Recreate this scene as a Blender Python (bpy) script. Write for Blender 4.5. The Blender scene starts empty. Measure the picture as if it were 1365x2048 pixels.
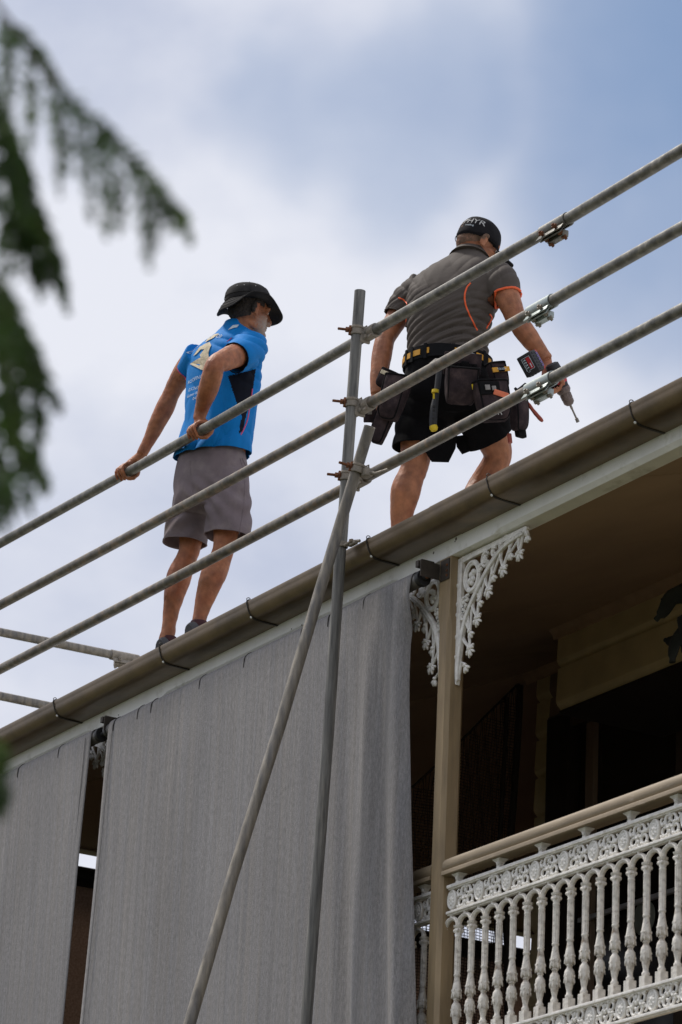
import bpy, bmesh, math, random
import numpy as np
from mathutils import Vector, Matrix, noise
from mathutils.bvhtree import BVHTree
random.seed(7)
V = Vector
PI = math.pi
SC = bpy.context.scene
COL = SC.collection

# ------------------------------------------------------------------ camera
PITCH, YAW, ROLL, FPX = 0.35263098656, 1.04303294236, 0.04485073278, 7150.0
CAM = V((0, 0, 1.6))
_f = V((-math.sin(YAW) * math.cos(PITCH), math.cos(YAW) * math.cos(PITCH), math.sin(PITCH)))
_r0 = V((math.cos(YAW), math.sin(YAW), 0))
_u0 = _r0.cross(_f)
CR = _r0 * math.cos(ROLL) + _u0 * math.sin(ROLL)
CU = -_r0 * math.sin(ROLL) + _u0 * math.cos(ROLL)
CF = _f
HN = V((-math.sin(YAW), math.cos(YAW), 0))          # horizontal view direction
cd = bpy.data.cameras.new('camera')
cam = bpy.data.objects.new('camera', cd)
COL.objects.link(cam)
M3 = Matrix((CR, CU, -CF)).transposed()
cam.matrix_world = Matrix.Translation(CAM) @ M3.to_4x4()
cd.sensor_fit = 'VERTICAL'
cd.sensor_height = 36.0
cd.sensor_width = 24.0
cd.lens = FPX / 2048 * 36.0
cd.clip_start = 0.1
cd.clip_end = 3000
cd.dof.use_dof = True
cd.dof.focus_distance = 15.6
cd.dof.aperture_fstop = 7.6
SC.camera = cam

# ------------------------------------------------------------------ light
W = bpy.data.worlds.new('World')
SC.world = W
W.use_nodes = True
nt = W.node_tree
nt.nodes.clear()
def wn(t, **kw):
    n = nt.nodes.new(t)
    for k, v in kw.items():
        setattr(n, k, v)
    return n
SUN_DIR = V((-0.48, -0.22, 0.85)).normalized()       # towards the sun, high behind the photographer
sun_el = math.asin(SUN_DIR.z)
sun_rot = math.atan2(SUN_DIR.x, SUN_DIR.y)
out = wn('ShaderNodeOutputWorld')
bg = wn('ShaderNodeBackground')
bg.inputs['Strength'].default_value = 0.1
sky = wn('ShaderNodeTexSky', sky_type='NISHITA', sun_disc=False, sun_elevation=sun_el, sun_rotation=sun_rot)
tc = wn('ShaderNodeTexCoord')
mp = wn('ShaderNodeMapping')
mp.inputs['Scale'].default_value = (1.0, 1.0, 1.5)
mp.inputs['Location'].default_value = (0.30, 0.1, 0.0)
n1 = wn('ShaderNodeTexNoise')
n1.inputs['Scale'].default_value = 5.0
n1.inputs['Detail'].default_value = 4.0
n1.inputs['Roughness'].default_value = 0.45
n2 = wn('ShaderNodeTexNoise')
n2.inputs['Scale'].default_value = 9.0
n2.inputs['Detail'].default_value = 5.0
n2.inputs['Roughness'].default_value = 0.5
cl = wn('ShaderNodeMixRGB')                            # cloud: grey base to white
cl.inputs[1].default_value = (5.4, 5.9, 7.35, 1)
cl.inputs[2].default_value = (8.1, 8.3, 9.1, 1)
r2 = wn('ShaderNodeMapRange')
r2.inputs[1].default_value = 0.34
r2.inputs[2].default_value = 0.62
L = nt.links.new
L(tc.outputs['Generated'], mp.inputs[0])
L(mp.outputs[0], n1.inputs[0])
L(mp.outputs[0], n2.inputs[0])
L(n2.outputs[0], r2.inputs[0])
L(r2.outputs[0], cl.inputs[0])
# openings in the cloud deck: thin places where the blue shows through
wz = wn('ShaderNodeTexNoise')
wz.inputs['Scale'].default_value = 14.0
wz.inputs['Detail'].default_value = 3.0
L(tc.outputs['Generated'], wz.inputs[0])
ws = wn('ShaderNodeVectorMath', operation='MULTIPLY_ADD')
ws.inputs[1].default_value = (0.09, 0.09, 0.09)
ws.inputs[2].default_value = (-0.045, -0.045, -0.045)
L(wz.outputs['Color'], ws.inputs[0])
wa = wn('ShaderNodeVectorMath', operation='ADD')
L(tc.outputs['Generated'], wa.inputs[0]); L(ws.outputs[0], wa.inputs[1])
warp_out = wa.outputs[0]
def gapnode(dirv, c0, c1, amt):
    vm = wn('ShaderNodeVectorMath', operation='DOT_PRODUCT')
    nz = wn('ShaderNodeVectorMath', operation='NORMALIZE')
    L(warp_out, nz.inputs[0])
    L(nz.outputs[0], vm.inputs[0])
    vm.inputs[1].default_value = dirv.normalized()
    mr = wn('ShaderNodeMapRange', interpolation_type='SMOOTHSTEP')
    mr.inputs[1].default_value = c0
    mr.inputs[2].default_value = c1
    mr.inputs[4].default_value = amt
    L(vm.outputs['Value'], mr.inputs[0])
    return mr.outputs[0]
def pray(x, y):
    return (CR * ((x - 682.5) / FPX) - CU * ((y - 1024) / FPX) + CF)
gaps = [gapnode(pray(1560, 90), math.cos(.105), math.cos(.015), 0.85),
        gapnode(pray(740, 225), math.cos(.046), math.cos(.0), 0.52),
        gapnode(pray(1420, 720), math.cos(.05), math.cos(.0), 0.26)]
acc = gaps[0]
for g in gaps[1:]:
    ad = wn('ShaderNodeMath', operation='ADD')
    L(acc, ad.inputs[0]); L(g, ad.inputs[1])
    acc = ad.outputs[0]
nr = wn('ShaderNodeMapRange')
nr.inputs[1].default_value = 0.30
nr.inputs[2].default_value = 0.70
nr.inputs[3].default_value = 0.55
nr.inputs[4].default_value = 1.25
L(n1.outputs[0], nr.inputs[0])
mul = wn('ShaderNodeMath', operation='MULTIPLY', use_clamp=True)
L(acc, mul.inputs[0]); L(nr.outputs[0], mul.inputs[1])
mx = wn('ShaderNodeMixRGB')
blue = wn('ShaderNodeMixRGB')
blue.inputs[0].default_value = 0.5
blue.inputs[2].default_value = (2.6, 3.9, 6.3, 1)
L(sky.outputs[0], blue.inputs[1])
L(mul.outputs[0], mx.inputs[0])
L(cl.outputs[0], mx.inputs[1])
L(blue.outputs[0], mx.inputs[2])
L(mx.outputs[0], bg.inputs[0])
L(bg.outputs[0], out.inputs[0])

sd = bpy.data.lights.new('sun', 'SUN')
sd.energy = 3.3
sd.angle = math.radians(9)
sd.color = (1.0, 0.95, 0.88)
sun = bpy.data.objects.new('sun', sd)
COL.objects.link(sun)
sun.rotation_euler = SUN_DIR.to_track_quat('Z', 'Y').to_euler()
SC.view_settings.view_transform = 'Standard'
SC.view_settings.look = 'None'
SC.view_settings.exposure = 0.0
SC.view_settings.gamma = 1.0
SC.view_settings.use_curve_mapping = False

# ------------------------------------------------------------------ geometry of the place (rays met with real planes)
def atY(x, y, Y):
    d = pray(x, y)
    return CAM + d * (Y / d.y)
def atX(x, y, X):
    d = pray(x, y)
    return CAM + d * (X / d.x)
def atH(x, y, h):
    d = pray(x, y)
    return CAM + d * (h / d.dot(HN))
def atD(x, y, D):
    return CAM + pray(x, y) * D
def atP(x, y, Y0, z0, s):
    d = pray(x, y)
    t = (z0 - s * Y0 - 1.6) / (d.z - s * d.y)
    return CAM + d * t
def topx(p):
    v = p - CAM
    d = v.dot(CF)
    return 682.5 + FPX * v.dot(CR) / d, 1024 - FPX * v.dot(CU) / d
def roofz(Y):
    return 6.62 + 0.305 * (Y - 7.2)

# ------------------------------------------------------------------ materials
MAT = {}
def mat(name, col, rough=0.6, metal=0.0, var=0.12, scale=12.0, bump=0.0, bscale=60.0, stretch=(1, 1, 1),
        col2=None, c2scale=6.0, c2lo=0.5, c2hi=0.65, spec=0.5, sss=0.0, detail=6.0):
    m = bpy.data.materials.new(name)
    m.use_nodes = True
    t = m.node_tree
    b = t.nodes['Principled BSDF']
    b.inputs['Roughness'].default_value = rough
    b.inputs['Metallic'].default_value = metal
    b.inputs['Specular IOR Level'].default_value = spec
    if sss:
        b.inputs['Subsurface Weight'].default_value = sss
        b.inputs['Subsurface Radius'].default_value = (0.02, 0.008, 0.004)
        b.inputs['Subsurface Scale'].default_value = 0.4
    co = t.nodes.new('ShaderNodeTexCoord')
    mpn = t.nodes.new('ShaderNodeMapping')
    mpn.inputs['Scale'].default_value = stretch
    t.links.new(co.outputs['Object'], mpn.inputs[0])
    nz = t.nodes.new('ShaderNodeTexNoise')
    nz.inputs['Scale'].default_value = scale
    nz.inputs['Detail'].default_value = detail
    t.links.new(mpn.outputs[0], nz.inputs[0])
    mr = t.nodes.new('ShaderNodeMapRange')
    mr.inputs[1].default_value = 0.3
    mr.inputs[2].default_value = 0.7
    mr.inputs[3].default_value = 1 - var
    mr.inputs[4].default_value = 1 + var
    t.links.new(nz.outputs[0], mr.inputs[0])
    base = t.nodes.new('ShaderNodeRGB')
    base.outputs[0].default_value = (*col, 1)
    src = base.outputs[0]
    if col2 is not None:
        nb = t.nodes.new('ShaderNodeTexNoise')
        nb.inputs['Scale'].default_value = c2scale
        nb.inputs['Detail'].default_value = 7
        nb.inputs['Roughness'].default_value = 0.65
        t.links.new(mpn.outputs[0], nb.inputs[0])
        rr = t.nodes.new('ShaderNodeMapRange')
        rr.inputs[1].default_value = c2lo
        rr.inputs[2].default_value = c2hi
        t.links.new(nb.outputs[0], rr.inputs[0])
        mxn = t.nodes.new('ShaderNodeMixRGB')
        mxn.inputs[2].default_value = (*col2, 1)
        t.links.new(rr.outputs[0], mxn.inputs[0])
        t.links.new(src, mxn.inputs[1])
        src = mxn.outputs[0]
    mm = t.nodes.new('ShaderNodeVectorMath')
    mm.operation = 'SCALE'
    t.links.new(src, mm.inputs[0])
    t.links.new(mr.outputs[0], mm.inputs['Scale'])
    t.links.new(mm.outputs[0], b.inputs['Base Color'])
    if bump:
        nb2 = t.nodes.new('ShaderNodeTexNoise')
        nb2.inputs['Scale'].default_value = bscale
        nb2.inputs['Detail'].default_value = 5
        t.links.new(mpn.outputs[0], nb2.inputs[0])
        bp = t.nodes.new('ShaderNodeBump')
        bp.inputs['Strength'].default_value = bump
        bp.inputs['Distance'].default_value = 0.004
        t.links.new(nb2.outputs[0], bp.inputs['Height'])
        t.links.new(bp.outputs[0], b.inputs['Normal'])
    MAT[name] = m
    return m

mat('galv_old', (0.145, 0.137, 0.117), 0.46, 0.3, 0.48, 22, 0.35, 90, (1, 1, 1), (0.26, 0.235, 0.19), 30, 0.52, 0.72)
mat('galv_brown', (0.150, 0.132, 0.107), 0.48, 0.3, 0.48, 22, 0.35, 90, (1, 1, 1), (0.24, 0.165, 0.105), 25, 0.5, 0.7)
mat('galv_weather', (0.155, 0.150, 0.138), 0.6, 0.2, 0.45, 9, 0.5, 90, (8, 8, 0.6), (0.27, 0.25, 0.215), 5, 0.5, 0.75)
mat('galv_warm', (0.235, 0.208, 0.170), 0.62, 0.2, 0.36, 9, 0.4, 90, (5, 5, 0.8), (0.15, 0.14, 0.13), 4, 0.48, 0.62)
mat('galv_new', (0.36, 0.40, 0.38), 0.42, 0.55, 0.18, 30, 0.2, 120, (1, 1, 1), (0.24, 0.26, 0.24), 30, 0.5, 0.7)
mat('coupler_steel', (0.27, 0.235, 0.19), 0.65, 0.2, 0.25, 40, 0.4, 150, (1, 1, 1), (0.17, 0.12, 0.08), 35, 0.55, 0.7)
mat('rust', (0.17, 0.062, 0.024), 0.9, 0.0, 0.35, 70, 0.6, 200, (1, 1, 1), (0.09, 0.04, 0.02), 60)
mat('gutter_paint', (0.185, 0.132, 0.076), 0.32, 0.4, 0.18, 7, 0.10, 60, (0.7, 1, 1), (0.125, 0.092, 0.058), 9, 0.45, 0.72)
mat('strap_dark', (0.035, 0.030, 0.024), 0.6, 0.3, 0.2)
mat('beam_white', (0.90, 0.90, 0.87), 0.6, 0, 0.07, 8, 0.12, 60, (1, 1, 1), (0.50, 0.49, 0.42), 7, 0.58, 0.8)
mat('tan_paint', (0.30, 0.218, 0.122), 0.6, 0, 0.18, 10, 0.35, 60, (4, 4, 0.5), (0.24, 0.172, 0.105), 4, 0.5, 0.75)
mat('rail_tan', (0.265, 0.205, 0.132), 0.55, 0, 0.12, 9, 0.15, 60, (1, 4, 4), (0.36, 0.29, 0.21), 10, 0.6, 0.72)
mat('iron_white', (0.80, 0.775, 0.725), 0.55, 0, 0.16, 40, 0.5, 160, (1, 1, 1), (0.42, 0.37, 0.30), 24, 0.58, 0.75)
mat('iron_worn', (0.74, 0.70, 0.635), 0.7, 0, 0.18, 60, 0.6, 190, (1, 1, 1), (0.27, 0.22, 0.165), 26, 0.54, 0.70)
mat('ceiling_paint', (0.42, 0.295, 0.20), 0.7, 0, 0.08, 3, 0.05, 60)
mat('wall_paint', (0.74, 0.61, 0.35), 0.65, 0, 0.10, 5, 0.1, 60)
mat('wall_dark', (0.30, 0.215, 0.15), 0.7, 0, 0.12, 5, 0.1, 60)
mat('cornice_paint', (0.48, 0.33, 0.21), 0.6, 0, 0.1)
mat('timber_dark', (0.10, 0.07, 0.05), 0.5, 0, 0.2, 8, 0.1, 60, (6, 6, 0.5))
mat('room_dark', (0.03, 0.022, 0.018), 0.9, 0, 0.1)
mat('glass_dark', (0.02, 0.018, 0.016), 0.12, 0, 0.05)
mat('pale_trim', (0.55, 0.56, 0.58), 0.5, 0, 0.08)
mat('plate_grey', (0.30, 0.33, 0.28), 0.5, 0, 0.08)
mat('net_black', (0.05, 0.04, 0.034), 0.9, 0, 0.1)
mat('plant_black', (0.016, 0.018, 0.014), 0.8, 0, 0.3, 20)
mat('brown_mesh', (0.30, 0.235, 0.195), 0.9, 0, 0.25, 90, 0.3, 300)
mat('black_plastic', (0.018, 0.018, 0.019), 0.45, 0, 0.15, 30)
mat('bracket_steel', (0.06, 0.048, 0.038), 0.6, 0.3, 0.2, 30, 0.2, 90)
mat('roller_grey', (0.17, 0.16, 0.15), 0.45, 0.4, 0.2, 30)
mat('roof_metal', (0.42, 0.42, 0.40), 0.5, 0.3, 0.12, 3)
mat('deck', (0.42, 0.35, 0.27), 0.6, 0, 0.15, 6, 0.2, 60, (6, .5, 1))
mat('slab', (0.30, 0.29, 0.27), 0.8, 0, 0.12, 3, 0.2, 40)
mat('grass_ground', (0.05, 0.06, 0.025), 0.95, 0, 0.35, 3, 0.6, 40, (1, 1, 1), (0.13, 0.095, 0.055), 0.7, 0.5, 0.62)
mat('skin', (0.37, 0.142, 0.064), 0.54, 0, 0.28, 30, 0.45, 130, (1, 1, 1), (0.30, 0.096, 0.042), 10, 0.44, 0.66, 0.4, 0.03)
mat('skin_two', (0.36, 0.142, 0.067), 0.54, 0, 0.26, 28, 0.42, 130, (1, 1, 1), (0.27, 0.095, 0.05), 9, 0.46, 0.68, 0.4, 0.03)
mat('shirt_blue', (0.0008, 0.185, 0.53), 0.75, 0, 0.06, 20, 0.15, 500, (1, 1, 1), (0.16, 0.30, 0.50), 42, 0.70, 0.75, spec=0.2)
mat('shirt_navy', (0.008, 0.010, 0.018), 0.85, 0, 0.1, 20, 0.15, 500, spec=0.15)
mat('pink_trim', (0.65, 0.06, 0.16), 0.6, 0, 0.05)
mat('orange_trim', (0.9, 0.13, 0.03), 0.55, 0, 0.05)
mat('print_beige', (0.60, 0.51, 0.35), 0.8, 0, 0.25, 120)
mat('print_white', (0.60, 0.66, 0.70), 0.8, 0, 0.15, 150)
mat('shorts_grey', (0.20, 0.162, 0.172), 0.85, 0, 0.10, 16, 0.25, 400, (1, 1, 1), (0.235, 0.195, 0.195), 14, spec=0.2)
mat('shorts_black', (0.0065, 0.006, 0.0065), 0.92, 0, 0.15, 16, 0.2, 400, spec=0.1)
mat('shirt_charcoal', (0.085, 0.070, 0.060), 0.75, 0, 0.07, 16, 0.15, 500, spec=0.2)
mat('hat_black', (0.027, 0.0255, 0.0255), 0.85, 0, 0.3, 16, 0.35, 250, (1, 1, 1), (0.05, 0.045, 0.04), 14, 0.5, 0.75, spec=0.15)
mat('cap_black', (0.0125, 0.0115, 0.013), 0.85, 0, 0.2, 30, 0.25, 300, spec=0.15)
mat('hair_dark', (0.035, 0.026, 0.02), 0.85, 0, 0.4, 200, 0.8, 400)
mat('hair_short', (0.13, 0.075, 0.045), 0.85, 0, 0.3, 200, 0.5, 500, (1, 1, 1), (0.24, 0.12, 0.075), 30, 0.45, 0.65)
mat('beard_grey', (0.30, 0.235, 0.19), 0.9, 0, 0.45, 260, 0.8, 500, (1, 1, 1), (0.20, 0.105, 0.065), 90, 0.46, 0.62, spec=0.1)
mat('eye_white', (0.6, 0.57, 0.53), 0.3, 0, 0.02)
mat('sock_maroon', (0.07, 0.025, 0.03), 0.9, 0, 0.2, 60)
mat('shoe_grey', (0.08, 0.08, 0.085), 0.8, 0, 0.2, 40)
mat('shoe_sole', (0.48, 0.47, 0.45), 0.8, 0, 0.1)
mat('pouch', (0.034, 0.024, 0.026), 0.9, 0, 0.3, 20, 0.45, 260, (1, 1, 1), (0.075, 0.052, 0.050), 16, 0.48, 0.72, spec=0.12)
mat('pouch_trim', (0.008, 0.0075, 0.008), 0.9, 0, 0.2, 50, spec=0.12)
mat('belt_yellow', (0.62, 0.30, 0.025), 0.7, 0, 0.12, 60)
mat('belt_black', (0.009, 0.009, 0.01), 0.85, 0, 0.2, 60, spec=0.15)
mat('hammer_grip', (0.020, 0.021, 0.023), 0.6, 0, 0.15, 60, 0.3, 200)
mat('hammer_yellow', (0.70, 0.50, 0.012), 0.5, 0, 0.05)
mat('tool_red', (0.45, 0.022, 0.03), 0.5, 0, 0.1, 40)
mat('tool_black', (0.018, 0.0175, 0.019), 0.6, 0, 0.2, 40, 0.2, 200)
mat('tool_steel', (0.22, 0.20, 0.18), 0.45, 0.7, 0.2, 60)
mat('tool_gearcase', (0.16, 0.12, 0.105), 0.5, 0.4, 0.3, 60)
mat('tool_purple', (0.12, 0.08, 0.22), 0.5, 0, 0.1)
mat('plier_red', (0.33, 0.06, 0.03), 0.5, 0, 0.15, 60)
mat('pencil_orange', (0.75, 0.19, 0.09), 0.6, 0, 0.15, 60)
mat('leaf_green', (0.042, 0.085, 0.018), 0.5, 0, 0.4, 30, 0, 60, (1, 1, 1), (0.075, 0.12, 0.024), 10)
mat('stem_brown', (0.07, 0.06, 0.035), 0.8, 0, 0.2, 30)
mat('bark', (0.12, 0.09, 0.065), 0.9, 0, 0.3, 8, 0.8, 30)

def shade_cloth(name, base, warm):
    m = bpy.data.materials.new(name)
    m.use_nodes = True
    t = m.node_tree
    b = t.nodes['Principled BSDF']
    b.inputs['Roughness'].default_value = 0.85
    b.inputs['Specular IOR Level'].default_value = 0.25
    co = t.nodes.new('ShaderNodeTexCoord')
    def nz(sc, st, det):
        mpn = t.nodes.new('ShaderNodeMapping')
        mpn.inputs['Scale'].default_value = st
        t.links.new(co.outputs['Object'], mpn.inputs[0])
        n = t.nodes.new('ShaderNodeTexNoise')
        n.inputs['Scale'].default_value = sc
        n.inputs['Detail'].default_value = det
        t.links.new(mpn.outputs[0], n.inputs[0])
        return n.outputs[0]
    def rng(s, a, c):
        r = t.nodes.new('ShaderNodeMapRange')
        r.inputs[1].default_value = 0.3
        r.inputs[2].default_value = 0.7
        r.inputs[3].default_value = a
        r.inputs[4].default_value = c
        t.links.new(s, r.inputs[0])
        return r.outputs[0]
    streak = rng(nz(60, (1, 1, 0.012), 7), 0.88, 1.13)
    fine = rng(nz(210, (1, 1, 0.22), 3), 0.80, 1.22)
    knit = rng(nz(330, (0.6, 0.6, 1.5), 2), 0.85, 1.15)
    blot = rng(nz(2.0, (1, 1, 0.5), 3), 0.95, 1.06)
    def mul2(a, c):
        x = t.nodes.new('ShaderNodeMath'); x.operation = 'MULTIPLY'
        t.links.new(a, x.inputs[0]); t.links.new(c, x.inputs[1])
        return x.outputs[0]
    k = mul2(mul2(streak, fine), mul2(knit, blot))
    mixc = t.nodes.new('ShaderNodeMixRGB')
    mixc.inputs[1].default_value = (*base, 1)
    mixc.inputs[2].default_value = (*warm, 1)
    t.links.new(rng(nz(34, (1, 1, 0.015), 5), 0.0, 1.0), mixc.inputs[0])
    sc = t.nodes.new('ShaderNodeVectorMath'); sc.operation = 'SCALE'
    t.links.new(mixc.outputs[0], sc.inputs[0]); t.links.new(k, sc.inputs['Scale'])
    t.links.new(sc.outputs[0], b.inputs['Base Color'])
    bp = t.nodes.new('ShaderNodeBump')
    bp.inputs['Strength'].default_value = 0.5
    bp.inputs['Distance'].default_value = 0.003
    t.links.new(mul2(fine, knit), bp.inputs['Height'])
    t.links.new(bp.outputs[0], b.inputs['Normal'])
    MAT[name] = m
shade_cloth('shade_cloth', (0.222, 0.216, 0.221), (0.236, 0.221, 0.212))

def thin_cloth(name, k):
    # light comes through a thin mesh fabric
    m = MAT[name]
    t = m.node_tree
    b = t.nodes['Principled BSDF']
    tr = t.nodes.new('ShaderNodeBsdfTranslucent')
    src = b.inputs['Base Color'].links[0].from_socket
    t.links.new(src, tr.inputs['Color'])
    mxs = t.nodes.new('ShaderNodeMixShader')
    mxs.inputs[0].default_value = k
    t.links.new(b.outputs[0], mxs.inputs[1])
    t.links.new(tr.outputs[0], mxs.inputs[2])
    t.links.new(mxs.outputs[0], t.nodes['Material Output'].inputs[0])
thin_cloth('brown_mesh', .55)
thin_cloth('leaf_green', .38)

# ------------------------------------------------------------------ mesh helpers
ORG = {}
def tag(o, label=None, cat=None, group=None, kind=None):
    if label: o['label'] = label
    if cat: o['category'] = cat
    if group: o['group'] = group
    if kind: o['kind'] = kind
    return o
def link(o, parent=None):
    COL.objects.link(o)
    if parent is not None:
        o.parent = parent
    return o
def worg(o):
    p = V((0, 0, 0))
    while o is not None:
        p = p + o.location
        o = o.parent
    return p
def thing(name, loc, label, cat, group=None, rot=None):
    o = bpy.data.objects.new(name, None)
    o.location = loc
    if rot is not None:
        o.rotation_euler = rot
    o.empty_display_size = 0.1
    link(o)
    return tag(o, label, cat, group)
def mesh_obj(name, me, mats, parent=None, origin=None, smooth=True, local=False):
    """link a mesh (vertices in world space unless local)"""
    if not isinstance(mats, (list, tuple)):
        mats = [mats]
    for m in mats:
        me.materials.append(MAT[m])
    if smooth:
        me.shade_smooth()
        if smooth == 'auto':
            me.set_sharp_from_angle(angle=math.radians(38))
    o = bpy.data.objects.new(name, me)
    if not local:
        if parent is not None:
            me.transform(Matrix.Translation(-worg(parent)))
        elif origin is not None:
            me.transform(Matrix.Translation(-V(origin)))
            o.location = origin
    return link(o, parent)
def fin(name, bm, mats, parent=None, origin=None, smooth='auto', local=False):
    me = bpy.data.meshes.new(name)
    bmesh.ops.recalc_face_normals(bm, faces=bm.faces[:])
    bm.to_mesh(me)
    bm.free()
    return mesh_obj(name, me, mats, parent, origin, smooth, local)
def NB():
    return bmesh.new()
def box(bm, c, s, rot=None, mi=0, bev=0.0):
    """box of full size s about c; rot = 3x3 whose columns are the axes"""
    R3 = rot if rot is not None else Matrix.Identity(3)
    vs = []
    for dx in (-.5, .5):
        for dy in (-.5, .5):
            for dz in (-.5, .5):
                vs.append(bm.verts.new(V(c) + R3 @ V((dx * s[0], dy * s[1], dz * s[2]))))
    F = [(0, 1, 3, 2), (4, 6, 7, 5), (0, 4, 5, 1), (2, 3, 7, 6), (0, 2, 6, 4), (1, 5, 7, 3)]
    fs = []
    for f in F:
        fa = bm.faces.new([vs[i] for i in f])
        fa.material_index = mi
        fs.append(fa)
    if bev:
        es = list({e for f in fs for e in f.edges})
        r = bmesh.ops.bevel(bm, geom=es, offset=bev, segments=2, affect='EDGES', profile=0.6)
        for f in r['faces']:
            f.material_index = mi
    return fs
def bx(bm, a, b, mi=0, bev=0.0):
    a, b = V(a), V(b)
    return box(bm, (a + b) / 2, [abs(b[i] - a[i]) for i in range(3)], None, mi, bev)
def loft(bm, rings, cap=True, mi=0, closed=False):
    """rings: list of lists of Vectors (same length)"""
    R = [[bm.verts.new(p) for p in r] for r in rings]
    n = len(R[0])
    m = len(R)
    for i in range(m if closed else m - 1):
        a, b = R[i], R[(i + 1) % m]
        for j in range(n):
            f = bm.faces.new((a[j], a[(j + 1) % n], b[(j + 1) % n], b[j]))
            f.material_index = mi
    if cap and not closed:
        for r in (R[0][::-1], R[-1]):
            try:
                f = bm.faces.new(r)
                f.material_index = mi
            except ValueError:
                pass
    return R
def ell(c, a1, a2, n=20):
    return [V(c) + a1 * math.cos(2 * PI * k / n) + a2 * math.sin(2 * PI * k / n) for k in range(n)]
def frames(pts, ref=None):
    T = []
    for i in range(len(pts)):
        a = pts[max(0, i - 1)]
        b = pts[min(len(pts) - 1, i + 1)]
        d = (b - a)
        T.append(d.normalized() if d.length > 1e-9 else V((0, 0, 1)))
    n0 = V(ref) if ref is not None else (V((0, 0, 1)) if abs(T[0].z) < .9 else V((1, 0, 0)))
    N = []
    for t in T:
        n0 = n0 - t * n0.dot(t)
        if n0.length < 1e-6:
            n0 = t.orthogonal()
        n0.normalize()
        N.append(n0.copy())
    return T, N, [t.cross(n) for t, n in zip(T, N)]
def tube(bm, pts, r, n=8, cap=True, mi=0, ref=None, flat=1.0):
    pts = [V(p) for p in pts]
    rr = r if isinstance(r, (list, tuple)) else [r] * len(pts)
    T, N, B = frames(pts, ref)
    return loft(bm, [ell(p, a * q, b * q * flat, n) for p, a, b, q in zip(pts, N, B, rr)], cap, mi)
def cr(pts, k=5):
    """Catmull-Rom through tuples / vectors of any dimension"""
    P = [np.array(p, float) for p in pts]
    out = []
    for i in range(len(P) - 1):
        p0 = P[i - 1] if i > 0 else 2 * P[0] - P[1]
        p1, p2 = P[i], P[i + 1]
        p3 = P[i + 2] if i + 2 < len(P) else 2 * P[-1] - P[-2]
        for s in range(k):
            t = s / k
            out.append(.5 * ((2 * p1) + (-p0 + p2) * t + (2 * p0 - 5 * p1 + 4 * p2 - p3) * t * t + (-p0 + 3 * p1 - 3 * p2 + p3) * t ** 3))
    out.append(P[-1])
    return out
def limb(bm, spec, k=5, n=16, mi=0):
    """spec: (x, y, z, radius) rows"""
    q = cr(spec, k)
    tube(bm, [V(p[:3]) for p in q], [max(0.002, float(p[3])) for p in q], n, True, mi)
def lathe(bm, prof, c, ax=V((0, 0, 1)), n=16, mi=0, cap=True, ref=None):
    ax = V(ax).normalized()
    a1 = V(ref) if ref is not None else ax.orthogonal().normalized()
    a1 = (a1 - ax * a1.dot(ax)).normalized()
    a2 = ax.cross(a1)
    return loft(bm, [ell(V(c) + ax * z, a1 * max(r, 1e-4), a2 * max(r, 1e-4), n) for r, z in prof], cap, mi)
def sphere(bm, c, ax3, nu=14, nv=9, mi=0):
    """ellipsoid; ax3 = three half-axis vectors (last is the pole)"""
    a, b, d = ax3
    rings = []
    for i in range(nv + 1):
        t = -PI / 2 + PI * i / nv
        q = max(math.cos(t), 0.02)
        rings.append(ell(V(c) + d * math.sin(t), a * q, b * q, nu))
    loft(bm, rings, True, mi)
def prism(bm, poly, d, mi=0):
    """extrude a planar polygon (list of Vectors) by vector d"""
    a = [bm.verts.new(p) for p in poly]
    b = [bm.verts.new(p + d) for p in poly]
    n = len(poly)
    for f in (a[::-1], b):
        bm.faces.new(f).material_index = mi
    for i in range(n):
        bm.faces.new((a[i], a[(i + 1) % n], b[(i + 1) % n], b[i])).material_index = mi
def evalmesh(me, mods):
    o = bpy.data.objects.new('tmp', me)
    COL.objects.link(o)
    for typ, kw in mods:
        m = o.modifiers.new(typ, typ)
        for k, v in kw.items():
            setattr(m, k, v)
    dg = bpy.context.evaluated_depsgraph_get()
    r = bpy.data.meshes.new_from_object(o.evaluated_get(dg))
    bpy.data.objects.remove(o)
    return r
def fuse(bm, voxel=0.006, smooth=4, fac=0.5):
    me = bpy.data.meshes.new('fuse')
    bmesh.ops.recalc_face_normals(bm, faces=bm.faces[:])
    bm.to_mesh(me)
    bm.free()
    mods = [('REMESH', dict(mode='VOXEL', voxel_size=voxel))]
    if smooth:
        mods.append(('SMOOTH', dict(factor=fac, iterations=smooth)))
    r = evalmesh(me, mods)
    bpy.data.meshes.remove(me)
    return r
def displace(me, fn):
    n = len(me.vertices)
    co = np.empty(n * 3)
    no = np.empty(n * 3)
    me.vertices.foreach_get('co', co)
    me.vertices.foreach_get('normal', no)
    co = co.reshape(-1, 3)
    no = no.reshape(-1, 3)
    d = np.array([fn(V(c), V(m)) for c, m in zip(co, no)])
    co += no * d[:, None]
    me.vertices.foreach_set('co', co.ravel())
    me.update()
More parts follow.
